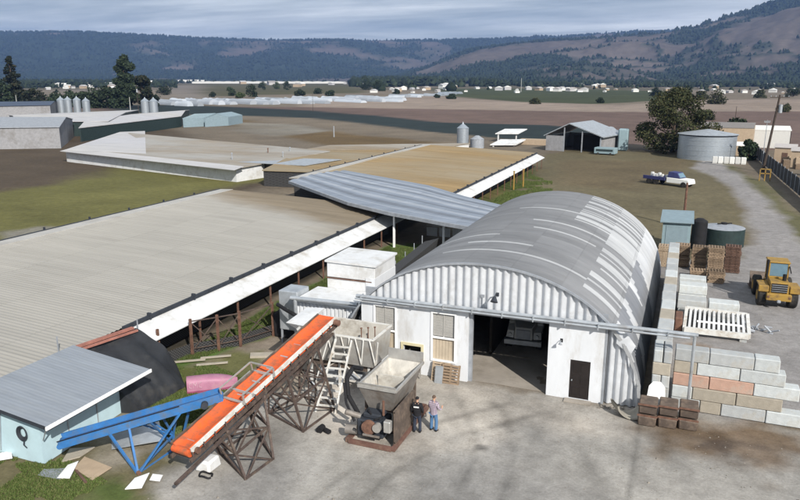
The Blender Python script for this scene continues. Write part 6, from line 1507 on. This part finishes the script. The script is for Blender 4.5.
    for s in (-1, 1):
        m = LB(); m.hexa([(s*.135-.05,-.07,0),(s*.135+.05,-.07,0),(s*.145+.055,.19,0),(s*.145-.045,.19,0)], [(s*.135-.045,-.06,.11),(s*.135+.045,-.06,.11),(s*.145+.04,.16,.06),(s*.145-.035,.16,.06)]); m.build('shoe', M['black'], t, bev=.015)
    m = LB(); n_ = 12
    for i in range(7):
        ph = math.pi/2*i/6
        for k in range(n_): a = 2*math.pi*k/n_; m.v.append((.087*math.cos(a)*math.cos(ph), .01+.1*math.sin(a)*math.cos(ph), 1.675+.115*math.sin(ph)))
    for i in range(6):
        for k in range(n_): m.f.append((i*n_+k, i*n_+(k+1)%n_, (i+1)*n_+(k+1)%n_, (i+1)*n_+k))
    m.mi = [0]*len(m.f); m.build('cap' if capped else 'hair', hairm, t)
    if capped: m = LB(); m.hexa([(-.06,.09,1.69),(.06,.09,1.69),(.045,.19,1.675),(-.045,.19,1.675)], [(-.06,.09,1.705),(.06,.09,1.705),(.045,.19,1.69),(-.045,.19,1.69)]); m.build('cap_peak', hairm, t)
    if mark:
        m = LB()
        for k in range(8): x = -.125+k*.031; m.box(x, x+.024, -.19, -.165, 1.31, 1.365)
        m.build('back_lettering', M['white_mark'], t)
    return t
px_, py_ = G(417, 432)
person('person in black jacket with white lettering and cap standing by the feeder hopper', (px_, py_, 0), R(8), M['jacket'], M['jeans_dark'], M['black'],
    ([((-.27,-.03,1.13),.045), ((-.24,.1,.92),.034), ((-.22,.14,.86),.03)], [((.27,-.03,1.13),.045), ((.22,.14,.95),.034), ((.17,.2,.93),.03)]), True, True)
px_, py_ = G(433.5, 430.5)
person('person in pale plaid shirt and blue jeans standing right of the black jacket', (px_, py_, 0), R(-12), M['shirt'], M['jeans'], M['hair'],
    ([((-.26,.02,1.14),.045), ((-.16,.2,1.05),.034), ((-.1,.26,1.06),.03)], [((.30,-.02,1.16),.045), ((.33,.16,1.12),.034), ((.31,.24,1.2),.03)]), False, False)

# ------------------------------------------------------------------ air, sky, sun
m = bpy.data.materials.new('haze_air'); m.use_nodes = True; nt = m.node_tree; nt.nodes.clear()
o_ = nt.nodes.new('ShaderNodeOutputMaterial'); v_ = nt.nodes.new('ShaderNodeVolumePrincipled'); v_.inputs['Color'].default_value = (.30, .50, 1.0, 1); v_.inputs['Density'].default_value = 8.5e-5; v_.inputs['Anisotropy'].default_value = .2
nt.links.new(v_.outputs[0], o_.inputs['Volume'])
hz = MB(); hz.local = True; hz.box(-7600, 7600, -600, 7600, -12, 585); ho = hz.build('haze', m); struct(ho, 'stuff'); ho['label'] = 'thin bluish haze lying over the plain and hills'; ho['category'] = 'haze'

SUN_EL, SUNV = R(34), Vector((1, -1)).normalized()          # towards the sun, in plan
w = bpy.data.worlds.new('World'); sc.world = w; w.use_nodes = True; nt = w.node_tree; bg = nt.nodes['Background']
sky = nt.nodes.new('ShaderNodeTexSky'); sky.sky_type = 'NISHITA'; sky.sun_disc = False; sky.sun_elevation = SUN_EL
sky.sun_rotation = math.atan2(SUNV.x, SUNV.y)
sky.altitude = 20; sky.dust_density = 1.5
tc = nt.nodes.new('ShaderNodeTexCoord'); sp = nt.nodes.new('ShaderNodeSeparateXYZ'); nt.links.new(tc.outputs['Generated'], sp.inputs[0])
zz = nt.nodes.new('ShaderNodeMath'); zz.operation = 'ADD'; zz.inputs[1].default_value = .06; nt.links.new(sp.outputs['Z'], zz.inputs[0])
zm = nt.nodes.new('ShaderNodeMath'); zm.operation = 'MAXIMUM'; zm.inputs[1].default_value = .02; nt.links.new(zz.outputs[0], zm.inputs[0])
cb = nt.nodes.new('ShaderNodeCombineXYZ')
for ax in 'XY':
    dv_ = nt.nodes.new('ShaderNodeMath'); dv_.operation = 'DIVIDE'; nt.links.new(sp.outputs[ax], dv_.inputs[0]); nt.links.new(zm.outputs[0], dv_.inputs[1]); nt.links.new(dv_.outputs[0], cb.inputs[ax])
mp = nt.nodes.new('ShaderNodeMapping'); mp.inputs['Rotation'].default_value = (0, 0, R(-22)); mp.inputs['Scale'].default_value = (.45, .9, 1); nt.links.new(cb.outputs[0], mp.inputs['Vector'])
def wn(scale, det, vec, seed=0.):
    n_ = nt.nodes.new('ShaderNodeTexNoise'); n_.inputs['Scale'].default_value = scale; n_.inputs['Detail'].default_value = det; n_.inputs['Roughness'].default_value = .6; n_.inputs['Distortion'].default_value = .3
    nt.links.new(vec, n_.inputs['Vector']); return n_.outputs['Fac']
f1 = wn(.5, 8, mp.outputs[0]); f2 = wn(1.6, 8, mp.outputs[0])
c1 = ramp(nt, f1, [(.36, (4.8, 5.6, 6.4)), (.5, (7.4, 8.1, 8.7)), (.62, (10.6, 11.1, 11.6))])
c2 = ramp(nt, f2, [(.35, (.8,.82,.84)), (.65, (1.2,1.18,1.16))])
cl = mixc(nt, 1., c1, c2, 'MULTIPLY')
fin = mixc(nt, .82, sky.outputs[0], cl)
nt.links.new(fin, bg.inputs['Color']); bg.inputs['Strength'].default_value = .072
sl = bpy.data.lights.new('sun', 'SUN'); sl.energy = 5.0; sl.angle = R(.53); sl.color = (1, .95, .87)
so = bpy.data.objects.new('sun', sl); C.objects.link(so)
tos = Vector((SUNV.x*math.cos(SUN_EL), SUNV.y*math.cos(SUN_EL), math.sin(SUN_EL))); so.rotation_euler = tos.to_track_quat('Z', 'Y').to_euler(); so.location = (20, -20, 60)

cam = bpy.data.cameras.new('camera'); co = bpy.data.objects.new('camera', cam); C.objects.link(co); sc.camera = co
co.location = (0, 0, CAMH); co.rotation_euler = (R(90)-TH, 0, YAW)
cam.sensor_fit = 'HORIZONTAL'; cam.sensor_width = 36; cam.lens = 36*FPX/800; cam.clip_start = .5; cam.clip_end = 30000
sc.render.engine = 'CYCLES'; sc.view_settings.view_transform = 'Standard'; sc.view_settings.look = 'None'; sc.view_settings.exposure = .28; sc.view_settings.gamma = 1
sc.render.resolution_x = 1024; sc.render.resolution_y = 640
